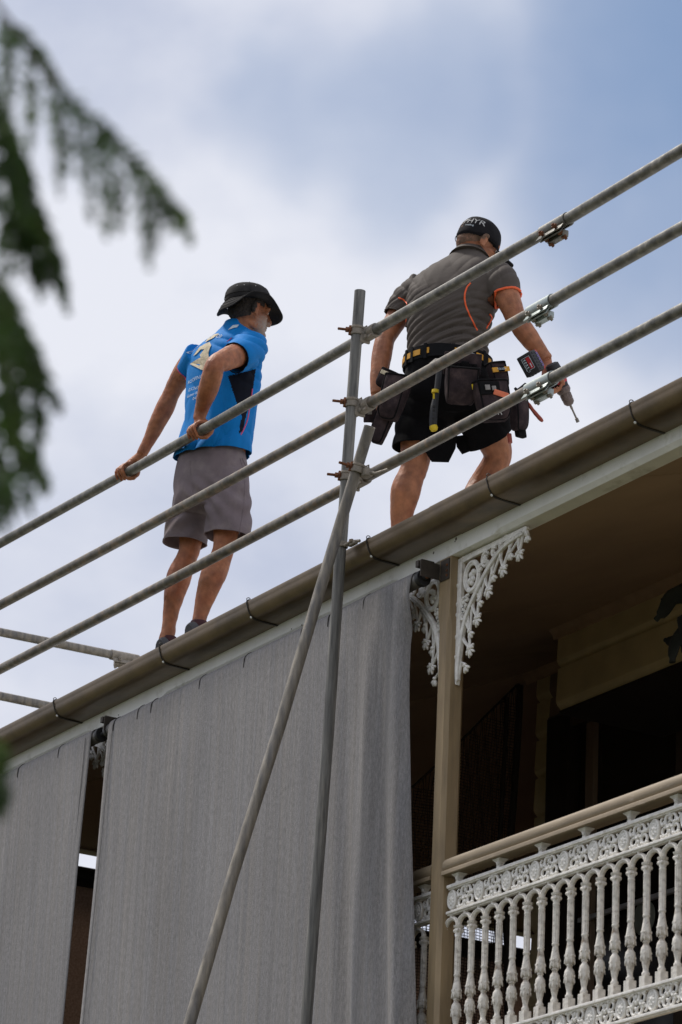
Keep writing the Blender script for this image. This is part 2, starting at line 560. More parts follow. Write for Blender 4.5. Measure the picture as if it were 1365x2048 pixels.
def cut(me, planes):
    """planes: (centre, outward normal, radius) - trims what lies beyond each plane near its centre"""
    bm = bmesh.new()
    bm.from_mesh(me)
    for c, nrm, rad in planes:
        c, nrm = V(c), V(nrm).normalized()
        fs = [f for f in bm.faces if (f.calc_center_median() - c).length < rad]
        es = {e for f in fs for e in f.edges}
        vs = {v for f in fs for v in f.verts}
        bmesh.ops.bisect_plane(bm, geom=list(fs) + list(es) + list(vs), plane_co=c, plane_no=nrm, clear_outer=False)
        def beyond(f): return (f.calc_center_median() - c).dot(nrm) > 1e-5
        cand = [f for f in bm.faces if beyond(f) and (f.calc_center_median() - c).length < rad]
        if not cand: continue
        seed = max(cand, key=lambda f: (f.calc_center_median() - c).dot(nrm) - .6 * ((f.calc_center_median() - c) - nrm * (f.calc_center_median() - c).dot(nrm)).length)
        todo, seen = [seed], {seed}
        while todo:
            f = todo.pop()
            for e in f.edges:
                for g in e.link_faces:
                    if g not in seen and beyond(g) and (g.calc_center_median() - c).length < rad * 1.3:
                        seen.add(g)
                        todo.append(g)
        bmesh.ops.delete(bm, geom=list(seen), context='FACES')
    bm.to_mesh(me)
    bm.free()
def open_end(me, c, nrm, rad, tol=.014):
    """opens the flat end of a sleeve or leg and trues its edge to the plane"""
    c, nrm = V(c), V(nrm).normalized()
    bm = bmesh.new()
    bm.from_mesh(me)
    bm.normal_update()
    fs = []
    for f in bm.faces:
        d = f.calc_center_median() - c
        if d.length < rad and abs(d.dot(nrm)) < tol and f.normal.dot(nrm) > .62:
            fs.append(f)
    bmesh.ops.delete(bm, geom=fs, context='FACES')
    for e in bm.edges:
        if e.is_boundary:
            for v in e.verts:
                d = v.co - c
                if d.length < rad * 1.1 and abs(d.dot(nrm)) < tol * 1.6:
                    v.co -= nrm * d.dot(nrm)
    bm.to_mesh(me)
    bm.free()
def solidify(me, t):
    return evalmesh(me, [('SOLIDIFY', dict(thickness=t, offset=-1))])
def text_mesh(s, size, sub=0.006, align='CENTER'):
    cu = bpy.data.curves.new('txt', 'FONT')
    cu.body = s
    cu.size = size
    cu.align_x = align
    cu.resolution_u = 3
    me = evalmesh_curve(cu)
    return me
def evalmesh_curve(cu):
    o = bpy.data.objects.new('tmp', cu)
    COL.objects.link(o)
    dg = bpy.context.evaluated_depsgraph_get()
    r = bpy.data.meshes.new_from_object(o.evaluated_get(dg))
    bpy.data.objects.remove(o)
    bm = bmesh.new()
    bm.from_mesh(r)
    bmesh.ops.triangulate(bm, faces=bm.faces[:])
    bmesh.ops.subdivide_edges(bm, edges=[e for e in bm.edges if e.calc_length() > .003], cuts=2)
    bm.to_mesh(r)
    bm.free()
    return r
def polymesh(polys):
    bm = bmesh.new()
    for p in polys:
        bm.faces.new([bm.verts.new((x, y, 0)) for x, y in p])
    bmesh.ops.triangulate(bm, faces=bm.faces[:])
    for _ in range(5):
        bmesh.ops.subdivide_edges(bm, edges=bm.edges[:], cuts=1)
    me = bpy.data.meshes.new('poly')
    bm.to_mesh(me)
    bm.free()
    return me
def project(me, bvh, o, ax, ay, cast, off=0.0025, warp=None):
    """lay a flat mesh (x, y) on a surface: start at o + x*ax + y*ay, go along cast"""
    cast = V(cast).normalized()
    for v in me.vertices:
        x, y = v.co.x, v.co.y
        if warp:
            x, y = warp(x, y)
        p = V(o) + ax * x + ay * y
        h = bvh.ray_cast(p, cast)
        v.co = (h[0] - cast * off) if h[0] is not None else V((0, 0, -99))
    bm = bmesh.new()
    bm.from_mesh(me)
    bmesh.ops.delete(bm, geom=[v for v in bm.verts if v.co.z < -50], context='VERTS')
    bmesh.ops.delete(bm, geom=[f for f in bm.faces if max(e.calc_length() for e in f.edges) > .06], context='FACES')
    bm.to_mesh(me)
    bm.free()
    me.update()
    return me
def bvh_of(me):
    bm = bmesh.new()
    bm.from_mesh(me)
    b = BVHTree.FromBMesh(bm)
    bm.free()
    return b
def dup(o, parent=None):
    c = o.copy()
    COL.objects.link(c)
    if parent is not None:
        c.parent = parent
    for ch in list(o.children):
        dup(ch, c)
    return c
def place(o, loc, rot=None, label=None, group=None):
    o.location = loc
    if rot is not None:
        o.rotation_euler = rot.to_euler() if hasattr(rot, 'to_euler') else rot
    if label: o['label'] = label
    if group: o['group'] = group
    return o
# ------------------------------------------------------------------ ground
bm = NB()
bm.faces.new([bm.verts.new(p) for p in ((-900, -900, 0), (900, -900, 0), (900, 900, 0), (-900, 900, 0))])
tag(fin('ground', bm, 'grass_ground', smooth=False), 'short lawn around the high set house', None, None, 'structure')

# ------------------------------------------------------------------ house
HX0, HX1 = -16.90, -5.0
house = thing('house', (-11.665, 7.345, 0), 'high set timber house with a white cast iron verandah and brown gutter', 'house')
POSTS = [-16.86, -14.45, -11.665, -8.88, -6.10]
PY, PW, CH = 7.346, 0.0425, 0.016
def post_bm(x, z0, z1, c0, c1):
    bm = NB()
    def ring(z, c):
        w = PW
        p = [(-w + c, -w), (w - c, -w), (w, -w + c), (w, w - c), (w - c, w), (-w + c, w), (-w, w - c), (-w, -w + c)]
        return [V((x + a, PY + b, z)) for a, b in p]
    loft(bm, [ring(z0, .0015), ring(c0, .0015), ring(c0 + .05, CH), ring(c1 - .05, CH), ring(c1, .0015), ring(z1, .0015)])
    return bm
for x in POSTS:
    fin('post', post_bm(x, 4.2, 6.482, 4.46, 6.24), 'tan_paint', house)
    bm = NB()
    bx(bm, (x - .06, PY - .06, -.2), (x + .06, PY + .06, 3.99), 0, .01)
    fin('lower_post', bm, 'tan_paint', house)

# verandah beam, white face and tan underside, chamfered between the posts
bm = NB()
xs = []
for i, x in enumerate(POSTS):
    for dx, c in ((-.40, 1), (-.35, 0), (.35, 0), (.40, 1)):
        xs.append((x + dx, c))
xs = [q for q in xs if HX0 + .1 < q[0] < HX1 - .1]
xs = [(HX0, 0)] + xs + [(HX1, 1)]
rings = []
for x, c in xs:
    e = .018 if c else .0015
    rings.append([V((x, 7.303, 6.69)), V((x, 7.303, 6.482 + e)), V((x, 7.303 + e, 6.4825)), V((x, 7.391, 6.482)), V((x, 7.391, 6.69))])
loft(bm, rings)
for f in bm.faces:
    if abs(f.normal.z) > .95 and f.calc_center_median().z < 6.5:
        f.material_index = 1
fin('verandah_beam', bm, ['beam_white', 'tan_paint'], house, smooth=False)
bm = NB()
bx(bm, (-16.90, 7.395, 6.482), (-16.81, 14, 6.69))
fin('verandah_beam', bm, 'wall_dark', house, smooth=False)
for px, py, w in ((913, 1078, .012), (911, 1083, .006), (868, 1106, .010), (604, 1250, .006), (584, 1258, .006), (232, 1437, .010), (238, 1430, .006), (229, 1441, .006)):
    p = atY(px, py, 7.303)
    bm = NB()                                                  # small paint scar on the beam
    lathe(bm, [(w * .2, .0), (w * .6, .001), (w * .25, .003)], p, V((0, -1, 0)), 7)
    fin('paint_scar', bm, 'timber_dark', house)

# gutter
GP = [(7.166, 6.622), (7.160, 6.633), (7.150, 6.637), (7.143, 6.632), (7.141, 6.623), (7.145, 6.614), (7.147, 6.604), (7.150, 6.590),
      (7.157, 6.576), (7.168, 6.564), (7.183, 6.557), (7.205, 6.5545), (7.3005, 6.553), (7.3005, 6.66), (7.2975, 6.66), (7.2975, 6.556), (7.205, 6.5575), (7.186, 6.560), (7.171, 6.567), (7.160, 6.579), (7.153, 6.592), (7.150, 6.606)]
gut = thing('gutter', (-11.665, 7.3, 6.553), None, None)
gut.parent = house
gut.location = (0, -.045, 6.553)
LAP = atY(868, 1020, 7.145).x
def gutter_run(x0, x1, k=0.0):
    bm = NB()
    cy, cz = 7.22, 6.60
    loft(bm, [[V((x, cy + (y - cy) * (1 + k), cz + (z - cz) * (1 + k))) for y, z in GP] for x in (x0, x1)])
    return bm
fin('gutter_length', gutter_run(-17.10, LAP), 'gutter_paint', gut)
fin('gutter_length', gutter_run(LAP - .03, HX1 + .1, .022), 'gutter_paint', gut)
bm = NB()
loft(bm, [[V((-9.80 - y, yy, z)) for y, z in GP] for yy in (7.2, 14)])
fin('gutter_length', bm, 'gutter_paint', gut)
strap_px = [(108, 1406), (320, 1293), (495, 1206), (735, 1077), (975, 958), (1261, 806)]
sx = [atY(*p, 7.143).x for p in strap_px] + [-9.1, -8.0, -6.9, -5.8]
for x in sx:
    bm = NB()
    prof = [(7.175, 6.634), (7.160, 6.640), (7.149, 6.642), (7.139, 6.635), (7.1375, 6.622), (7.1425, 6.605), (7.146, 6.589), (7.153, 6.573),
            (7.165, 6.560), (7.182, 6.5525), (7.24, 6.550), (7.301, 6.549)]
    lean = [0, 0, 0, 0, 0, .002, .004, .006, .006, .006, .002, 0]
    wd = [.0032] * 5 + [.0024] * 4 + [.007] * 3
    a = [bm.verts.new((x + l - w, y, z)) for (y, z), l, w in zip(prof, lean, wd)]
    b = [bm.verts.new((x + l + w, y, z)) for (y, z), l, w in zip(prof, lean, wd)]
    for i in range(len(a) - 1):
        bm.faces.new((a[i], a[i + 1], b[i + 1], b[i]))
    me = bpy.data.meshes.new('gutter_strap')
    bm.to_mesh(me)
    bm.free()
    me = solidify(me, .003)
    bm = NB()
    bm.from_mesh(me)
    pts = [(x + .003 * math.cos(t), 7.148 + .0075 * math.cos(t), 6.642 + .007 * math.sin(t)) for t in np.linspace(0, 2 * PI, 11)]
    tube(bm, pts, .002, 5, False)
    fin('gutter_strap', bm, 'strap_dark', gut)
    bm = NB()
    lathe(bm, [(.0055, 0), (.0055, .003), (.002, .004)], (x + .006, 7.163, 6.560), V((0, -.75, -.65)), 8)
    fin('screw', bm, 'beam_white', gut)

# roof sheet, corrugated, and its hip end
bm = NB()
nx = 620
prev = None
for i in range(nx + 1):
    x = -17.02 + (HX1 + 17.02) * i / nx
    dz = .009 * math.sin(i * PI / 2)
    ytop = min(14.0, 7.2 + (x + 17.02))
    q = [bm.verts.new((x, 7.2, roofz(7.2) - .009 + dz)), bm.verts.new((x, ytop, roofz(ytop) - .009 + dz))]
    if prev and i > 1:
        bm.faces.new((prev[0], q[0], q[1], prev[1]))
    prev = q
a = [bm.verts.new(p) for p in ((-17.02, 7.2, 6.61), (-10.22, 14, roofz(14) - .01), (-17.02, 14, 6.61))]
bm.faces.new(a)
me = bpy.data.meshes.new('roof')
bm.to_mesh(me)
bm.free()
mesh_obj('roof', solidify(me, .004), 'roof_metal', house, smooth=False)
bm = NB()
bx(bm, (-10.3, 14.0, 3.9), (HX1, 14.1, 8.6))
fin('wall', bm, 'wall_paint', house, smooth=False)

# ceiling lining of the verandah
def cz(Y): return 6.492 + .305 * (Y - 7.393)
def yhip(X): return 7.392 + (X + 16.808) * (2.26 / 2.338)
js = [-16.808, -15.14, -13.97, -12.80, -11.63, -10.46, -9.29, -8.12, -6.95, -5.78, HX1]
for a, b in zip(js[:-1], js[1:]):
    bm = NB()
    g = .0030
    xs = [a + g, b - g]
    if a < -14.47 < b:
        xs = [a + g, -14.47, b - g]
    lo = [V((x, 7.392, cz(7.392))) for x in xs]
    hi = []
    for x in xs:
        y = 9.66 if x >= -14.4705 else max(7.40, yhip(x))
        hi.append(V((x, y, cz(y))))
    prism(bm, lo + hi[::-1], V((0, 0, .012)))
    fin('ceiling_sheet', bm, 'ceiling_paint', house, smooth=False)
bm = NB()
def ez(X): return 6.492 + .295 * (X + 16.808)
prism(bm, [V((-16.808, 7.41, ez(-16.808))), V((-14.475, 9.66, ez(-14.475))), V((-14.475, 14, ez(-14.475))), V((-16.808, 14, ez(-16.808)))], V((0, 0, .012)))
fin('ceiling_sheet', bm, 'ceiling_paint', house, smooth=False)
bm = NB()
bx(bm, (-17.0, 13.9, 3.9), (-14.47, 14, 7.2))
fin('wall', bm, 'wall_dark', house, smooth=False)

# chamferboard walls
def board(x0, x1, Y, z0, z1, m='wall_paint', back=.02):
    """one board facing -Y, its lower edge scooped"""
    bm = NB()
    pr = [(0, z1 - .0012), (-.010, z1 - .0012), (-.010, z0 + .040), (-.008, z0 + .028), (-.003, z0 + .016), (.0, z0 + .010), (.0, z0), (back, z0), (back, z1 - .0012)]
    pr = [(-.012, z1 - .003), (-.020, z0 + .050), (-.019, z0 + .036), (-.010, z0 + .020), (.004, z0 + .008), (.006, z0), (back, z0), (back, z1 - .003)]
    loft(bm, [[V((x, Y + y, z)) for y, z in pr] for x in (x0, x1)])
    return fin('wall_board', bm, m, house, smooth=False)
board(-13.385, -11.35, 9.04, 6.790, 6.996)
board(-13.385, -11.35, 9.04, 6.584, 6.790)
bm = NB()
bx(bm, (-13.38, 9.062, 6.586), (-11.355, 9.645, 6.99))
fin('bulkhead', bm, 'wall_paint', house, smooth=False)
for k in range(15):
    z0 = 4.2 + k * .2
    z1 = min(z0 + .2, 7.165)
    board(-14.47, -14.355, 9.65, z0, z1)
    board(-11.35, HX1, 9.65, z0, z1)
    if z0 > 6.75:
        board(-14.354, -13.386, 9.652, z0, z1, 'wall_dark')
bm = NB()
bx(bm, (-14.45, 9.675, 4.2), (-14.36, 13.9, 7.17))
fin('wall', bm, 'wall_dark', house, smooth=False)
for a, b, y, z in ((-13.41, -11.35, 9.025, 6.987), (-14.55, -13.40, 9.63, 7.168)):
    bm = NB()
    loft(bm, [[V((x, y + dy, z + dz)) for dy, dz in ((0, .012), (-.040, -.002), (-.040, -.010), (-.030, -.016), (-.016, -.034), (-.010, -.050), (0, -.052))] for x in (a, b)])
    fin('cornice', bm, 'cornice_paint', house)
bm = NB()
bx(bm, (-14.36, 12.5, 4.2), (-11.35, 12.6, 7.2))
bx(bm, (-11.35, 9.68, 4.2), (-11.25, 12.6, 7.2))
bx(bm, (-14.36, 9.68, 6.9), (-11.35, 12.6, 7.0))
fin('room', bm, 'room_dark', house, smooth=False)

# glazed doors in the opening
doors = thing('door', (0, 0, 0), None, None)
doors.parent = house
doors.location = (-2.0, 2.32, 4.2)
def dpart(n, a, b, m, bev=.004):
    bm = NB()
    bx(bm, a, b, 0, bev)
    return fin(n, bm, m, doors, smooth=False)
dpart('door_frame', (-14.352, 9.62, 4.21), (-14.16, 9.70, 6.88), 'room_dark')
dpart('door_frame', (-14.36, 9.63, 6.80), (-11.36, 9.69, 6.895), 'timber_dark')
dpart('stile', (-14.055, 9.655, 4.21), (-13.985, 9.70, 6.80), 'wall_dark')
dpart('underside_shade', (-13.384, 9.041, 6.566), (-11.36, 9.64, 6.5825), 'room_dark', 0)  # added thin slab, its near-black colour paints the shade under the bulkhead
dpart('stile', (-13.30, 9.655, 4.21), (-13.22, 9.70, 6.80), 'timber_dark')
dpart('stile', (-12.60, 9.655, 4.21), (-12.52, 9.70, 6.80), 'timber_dark')
for a, b in ((-13.98, -13.305), (-13.215, -12.605), (-12.515, -11.37)):
    dpart('pane', (a, 9.68, 4.22), (b, 9.686, 6.80), 'glass_dark', 0)
for a, b in ((-13.86, -13.50), (-13.20, -12.70)):
    bm = NB()
    n = 60
    loft(bm, [[V((a + (b - a) * i / n, 9.78 + .02 * math.sin(i * .9) + .01 * math.sin(i * 2.3), z)) for i in range(n + 1)] +
              [V((a + (b - a) * i / n, 9.80 + .02 * math.sin(i * .9), z)) for i in range(n, -1, -1)] for z in (4.25, 6.7)])
    fin('door_curtain', bm, 'ceiling_paint', doors)
dpart('pale_bar', (-14.063, 9.63, 5.782), (-11.40, 9.652, 5.806), 'pale_trim')
bm = NB()
lathe(bm, [(.085, 0), (.085, .006), (.075, .011), (.02, .012)], (-13.541, 9.66, 5.715), V((0, -1, 0)), 32)
fin('round_plate', bm, 'plate_grey', doors)

# floor, lower storey
bm = NB()
bx(bm, (HX0, 7.28, 4.0), (HX1, 13.9, 4.2))
fin('verandah_floor', bm, 'deck', house, smooth=False)
bm = NB()
bx(bm, (HX0 + 2.4, 9.7, -.2), (HX1, 9.85, 3.99))
fin('lower_wall', bm, 'wall_paint', house, smooth=False)

# cast iron corner brackets
def leaf_mesh(big):
    bm = NB()
    if big:
        for k in range(7):
            a = math.radians(-96 + 32 * k)
            d = V((math.sin(a), 0, -math.cos(a)))
            s = V((math.cos(a), 0, math.sin(a)))
            Ln = .034 if k in (2, 3, 4) else .027
            sphere(bm, d * Ln * .6 + V((0, -.004 * (k % 2), 0)), (s * .0065, V((0, .008, 0)), d * Ln * .58), 7, 5)
        sphere(bm, V((0, -.008, 0)), (V((.009, 0, 0)), V((0, .008, 0)), V((0, 0, .009))), 8, 5)
    else:
        for k in range(3):
            a = math.radians(-40 + 40 * k)
            d = V((math.sin(a), 0, -math.cos(a)))
            s = V((math.cos(a), 0, math.sin(a)))
            sphere(bm, d * .014, (s * .0075, V((0, .009, 0)), d * .017), 7, 5)
        sphere(bm, V((0, -.005, .004)), (V((.010, 0, 0)), V((0, .009, 0)), V((0, 0, .008))), 8, 5)
    me = bpy.data.meshes.new('leaf')
    bmesh.ops.recalc_face_normals(bm, faces=bm.faces[:])
    bm.to_mesh(me)
    bm.free()
    me.materials.append(MAT['iron_white'])
    me.shade_smooth()
    return me
LEAF = (leaf_mesh(True), leaf_mesh(False))
ARC = [(.016, .525), (.024, .43), (.05, .307), (.083, .245), (.13, .19), (.185, .135), (.239, .092), (.30, .055), (.37, .034), (.47, .024)]
BIG = [(.443, .100), (.326, .135), (.222, .198), (.144, .296), (.098, .413)]
SML = [(.496, .045), (.378, .086), (.256, .145), (.160, .228), (.096, .343), (.070, .480)]
def fretwork(x0, sgn):
    y = 7.345
    def P(u, v, dy=0.0): return V((x0 + sgn * u, y + dy, 6.478 - v))
    bm = NB()
    pr = [P(0, .006), P(.030, .006), P(.028, .40), P(.022, .50), P(.014, .545), P(.006, .54), P(0, .50)]
    prism(bm, [p + V((0, -.008, 0)) for p in pr], V((0, .016, 0)))
    pr = [P(.026, .003), P(.49, .003), P(.50, .016), P(.46, .024), P(.10, .026), P(.026, .030)]
    prism(bm, [p + V((0, -.007, 0)) for p in pr], V((0, .0145, 0)))
    a = [P(*q) for q in cr(ARC, 5)]
    tube(bm, [p + V((0, -.002, 0)) for p in a], .0125, 8, True, 0, (0, 1, 0), .8)
    a2 = [P(q[0] + .006, q[1] + .008, -.010) for q in cr(ARC, 5)]
    tube(bm, a2, .0045, 6)
    def ring(c, ru, rv, r, a0=0, a1=360, n=24):
        pts = [P(c[0] + ru * math.cos(math.radians(t)), c[1] + rv * math.sin(math.radians(t)), -.004) for t in np.linspace(a0, a1, n)]
        tube(bm, pts, r, 6, True)
    ring((.104, .108), .050, .062, .010)
    ring((.104, .108), .041, .052, .005)
    for c, r in (((.098, .100), .016), ((.113, .090), .014), ((.112, .120), .014), ((.088, .122), .014), ((.104, .137), .012)):
        sphere(bm, P(*c, -.004), (V((r, 0, 0)), V((0, .010, 0)), V((0, 0, r * .9))), 8, 6)
    tube(bm, [P(.06, .145), P(.104, .108), P(.150, .075)], .006, 6)
    for c, r in (((.200, .060), .030), ((.200, .060), .014), ((.262, .045), .018), ((.050, .205), .022), ((.045, .260), .016), ((.052, .235), .010), ((.165, .085), .012), ((.072, .190), .012), ((.035, .330), .008), ((.310, .036), .010)):
        ring(c, r * .85, r, .0065, 20, 330, 16)
        sphere(bm, P(c[0], c[1], -.006), (V((r * .4, 0, 0)), V((0, .008, 0)), V((0, 0, r * .45))), 7, 5)
    for u, v in ((.0, .12), (.0, .20), (.0, .245), (.0, .34), (.0, .425)):
        sphere(bm, P(u, v, -.003), (V((.012, 0, 0)), V((0, .009, 0)), V((0, 0, .012))), 8, 5)
    sphere(bm, P(-.012, .485), (V((.018, 0, 0)), V((0, .006, 0)), V((0, 0, .018))), 10, 6)
    sphere(bm, P(.345, .006), (V((.018, 0, 0)), V((0, .010, 0)), V((0, 0, .012))), 10, 6)
    arcw = [np.array(q) for q in cr(ARC, 8)]
    def stem(c, off, r):
        k = min(range(len(arcw)), key=lambda i: (arcw[i][0] - c[0] + off) ** 2 + (arcw[i][1] - c[1] + .045 + off) ** 2)
        q0 = arcw[k]
        q1 = np.array(c)
        mid = (q0 + q1) / 2 + np.array((-.012, -.010))
        tube(bm, [P(*w) for w in cr([q0, mid, q1], 5)], [r * 1.3 - r * .05 * i for i in range(11)], 7)
        mid2 = (arcw[min(k + 9, len(arcw) - 1)] * .6 + q1 * .4) + np.array((.0, -.006))
        tube(bm, [P(*w) for w in cr([arcw[min(k + 9, len(arcw) - 1)], mid2, q1 + np.array((0, -.006))], 5)], r * .8, 6)
    for c in BIG: stem(c, .0, .0075)
    for c in SML[1:5]: stem(c, .0, .0065)
    tube(bm, [P(.45, .02), P(.485, .02), P(.496, .045)], .010, 7)
    tube(bm, [P(.018, .52), P(.04, .455), P(.070, .472)], .0065, 7)
    o = fin('corner_bracket', bm, 'iron_white', house)
    for lst, me in ((BIG, LEAF[0]), (SML, LEAF[1])):
        for c in lst:
            lf = bpy.data.objects.new('leaf', me)
            lf.location = P(*c) - worg(o)
            ang = math.radians(35 - 35 * min(1, c[0] / .45)) * sgn
            lf.rotation_euler = (0, -ang, 0)
            link(lf, o)
for i, x in enumerate(POSTS):
    if i > 0:
        fretwork(x - PW - .001, -1)
    fretwork(x + PW + .001, 1)

# ------------------------------------------------------------------ balustrades
SP = 0.0967
def baluster_mesh():
    bm = NB()
    prof = [(.0150, 4.473), (.0150, 4.474)]
    loft(bm, [[V((sx_ * .0165, sy_ * .0165, z)) for sx_, sy_ in ((-1, -1), (1, -1), (1, 1), (-1, 1))] for z in (4.472, 4.511)])
    pr = [(.0135, 4.511), (.0150, 4.517), (.0150, 4.522), (.0105, 4.528), (.0100, 4.538), (.0140, 4.556), (.0185, 4.583), (.0198, 4.600), (.0182, 4.614), (.0110, 4.625),
          (.0095, 4.631), (.0125, 4.634), (.0125, 4.638), (.0100, 4.641), (.0165, 4.648), (.0192, 4.659), (.0182, 4.676), (.0140, 4.702), (.0110, 4.722), (.0110, 4.726),
          (.0140, 4.730), (.0140, 4.735), (.0112, 4.740), (.0112, 4.880), (.0135, 4.884), (.0135, 4.888), (.0115, 4.892), (.0165, 4.905), (.0175, 4.912), (.0150, 4.918), (.0195, 4.922), (.0205, 4.929), (.012, 4.931)]
    lathe(bm, pr, (0, 0, 0), V((0, 0, 1)), 14)
    for z0, h, r in ((4.585, .030, .0188), (4.660, .034, .0182)):      # raised acanthus on the two bulbs
        for k in range(7):
            a = k * 2 * PI / 7
            d = V((math.cos(a), math.sin(a), 0))
            t = V((-math.sin(a), math.cos(a), 0))
            sphere(bm, V((0, 0, z0)) + d * (r - .002), (t * .0042, d * .0042, V((0, 0, h * .62)) - d * .004), 6, 5)
            sphere(bm, V((0, 0, z0 + h * .3)) + d * r, (t * .003, d * .004, V((0, 0, .006))), 6, 4)
    for k in range(4):
        a = k * PI / 2 + PI / 4
        d = V((math.cos(a), math.sin(a), 0))
        sphere(bm, V((0, 0, 4.909)) + d * .016, (V((.006, 0, 0)), V((0, .006, 0)), V((0, 0, .008))), 7, 5)
    for k in range(8):                                                  # fluted shaft
        a = k * PI / 4
        d = V((math.cos(a), math.sin(a), 0))
        tube(bm, [V((0, 0, 4.742)) + d * .0108, V((0, 0, 4.879)) + d * .0108], .0022, 5)
    me = bpy.data.meshes.new('baluster')
    bmesh.ops.recalc_face_normals(bm, faces=bm.faces[:])
    bm.to_mesh(me)
    bm.free()
    me.materials.append(MAT['iron_worn'])
    me.shade_smooth()
    me.set_sharp_from_angle(angle=math.radians(50))
    return me
def arch_mesh():
    bm = NB()
    pts = [(SP * .5 * math.cos(t) * .93, 0, 4.930 + .036 * math.sin(t)) for t in np.linspace(0, PI, 13)]
    tube(bm, pts, [.0115] + [.0098] * 11 + [.0115], 8, True, 0, (0, 1, 0))
    tube(bm, [(x, -.008, z + .002) for x, _, z in pts], .004, 6)
    bx(bm, (-.006, -.008, 4.968), (.006, .008, 4.986), 0, .002)
    me = bpy.data.meshes.new('arch')
    bmesh.ops.recalc_face_normals(bm, faces=bm.faces[:])
    bm.to_mesh(me)
    bm.free()
    me.materials.append(MAT['iron_worn'])
    me.shade_smooth()
    return me
def medallion_mesh():
    bm = NB()
    def el(ru, rv, y, n=24): return [V((ru * math.cos(t), y, rv * math.sin(t))) for t in np.linspace(0, 2 * PI, n, endpoint=False)]
    loft(bm, [el(.028, .037, .009), el(.031, .040, .004), el(.031, .040, -.006), el(.0275, .0365, -.010), el(.024, .033, -.007), el(.022, .031, -.005), el(.012, .018, -.008), el(.003, .005, -.012)])
    for k in range(9):
        a = 2 * PI * k / 9
        sphere(bm, V((.014 * math.cos(a), -.007, .020 * math.sin(a))), (V((.005, 0, 0)), V((0, .004, 0)), V((0, 0, .006))), 7, 5)
    sphere(bm, V((0, -.008, 0)), (V((.007, 0, 0)), V((0, .006, 0)), V((0, 0, .009))), 8, 6)
    for s in (-1, 1):
        bx(bm, (-.005, -.005, s * .036), (.005, .005, s * .050))
        sphere(bm, V((0, 0, s * .043)), (V((.009, 0, 0)), V((0, .008, 0)), V((0, 0, .005))), 8, 5)
    me = bpy.data.meshes.new('medallion')
    bmesh.ops.recalc_face_normals(bm, faces=bm.faces[:])
    bm.to_mesh(me)
    bm.free()
    me.materials.append(MAT['iron_white'])
    me.shade_smooth()
    return me
def scroll_mesh():
    bm = NB()
    def arc(cx, cz, r, a0, a1, w=.0075, r1=None):
        ts = np.linspace(math.radians(a0), math.radians(a1), 16)
        rr = np.linspace(r, r1 if r1 else r * .55, 16)
        tube(bm, [(cx + q * math.cos(t), -.001, cz + q * math.sin(t)) for t, q in zip(ts, rr)], list(np.linspace(w, w * .7, 16)), 7, True, 0, (0, 1, 0))
    for s in (-1, 1):
        cx = s * .033
        arc(cx, -.018, .023, 100 if s > 0 else 80, (100 + 400) if s > 0 else (80 - 400))
        arc(s * .014, .022, .020, -60 if s > 0 else 240, (-60 + 330) if s > 0 else (240 - 330), .007)
        arc(s * .050, .024, .014, 200 if s > 0 else -20, (200 + 260) if s > 0 else (-20 - 260), .006)
        for q in ((.020, -.036), (.046, .006), (.028, .006), (.012, -.010), (.052, -.036)):
            sphere(bm, V((s * q[0], -.003, q[1])), (V((.0085, 0, 0)), V((0, .009, 0)), V((0, 0, .007))), 7, 5)
    for q in (0.036, .020, -.004, -.026, -.042):
        sphere(bm, V((0, -.003, q)), (V((.007, 0, 0)), V((0, .009, 0)), V((0, 0, .010))), 7, 5)
    me = bpy.data.meshes.new('scroll')
    bmesh.ops.recalc_face_normals(bm, faces=bm.faces[:])
    bm.to_mesh(me)
    bm.free()
    me.materials.append(MAT['iron_white'])
    me.shade_smooth()
    return me
def foot_mesh():
    bm = NB()
    sec = [(.011, .012, 5.103), (.010, .011, 5.108), (.0085, .010, 5.118), (.013, .014, 5.128), (.024, .020, 5.136), (.026, .021, 5.1395)]
    loft(bm, [[V((sx_ * a, sy_ * b, z)) for sx_, sy_ in ((-1, -1), (1, -1), (1, 1), (-1, 1))] for a, b, z in sec])
    sphere(bm, V((0, -.012, 5.120)), (V((.007, 0, 0)), V((0, .006, 0)), V((0, 0, .009))), 7, 5)
    me = bpy.data.meshes.new('rail_foot')
    bmesh.ops.recalc_face_normals(bm, faces=bm.faces[:])
    bm.to_mesh(me)
    bm.free()
    me.materials.append(MAT['iron_white'])
    return me
BM_, AM_, MM_, SM_, FM_ = baluster_mesh(), arch_mesh(), medallion_mesh(), scroll_mesh(), foot_mesh()
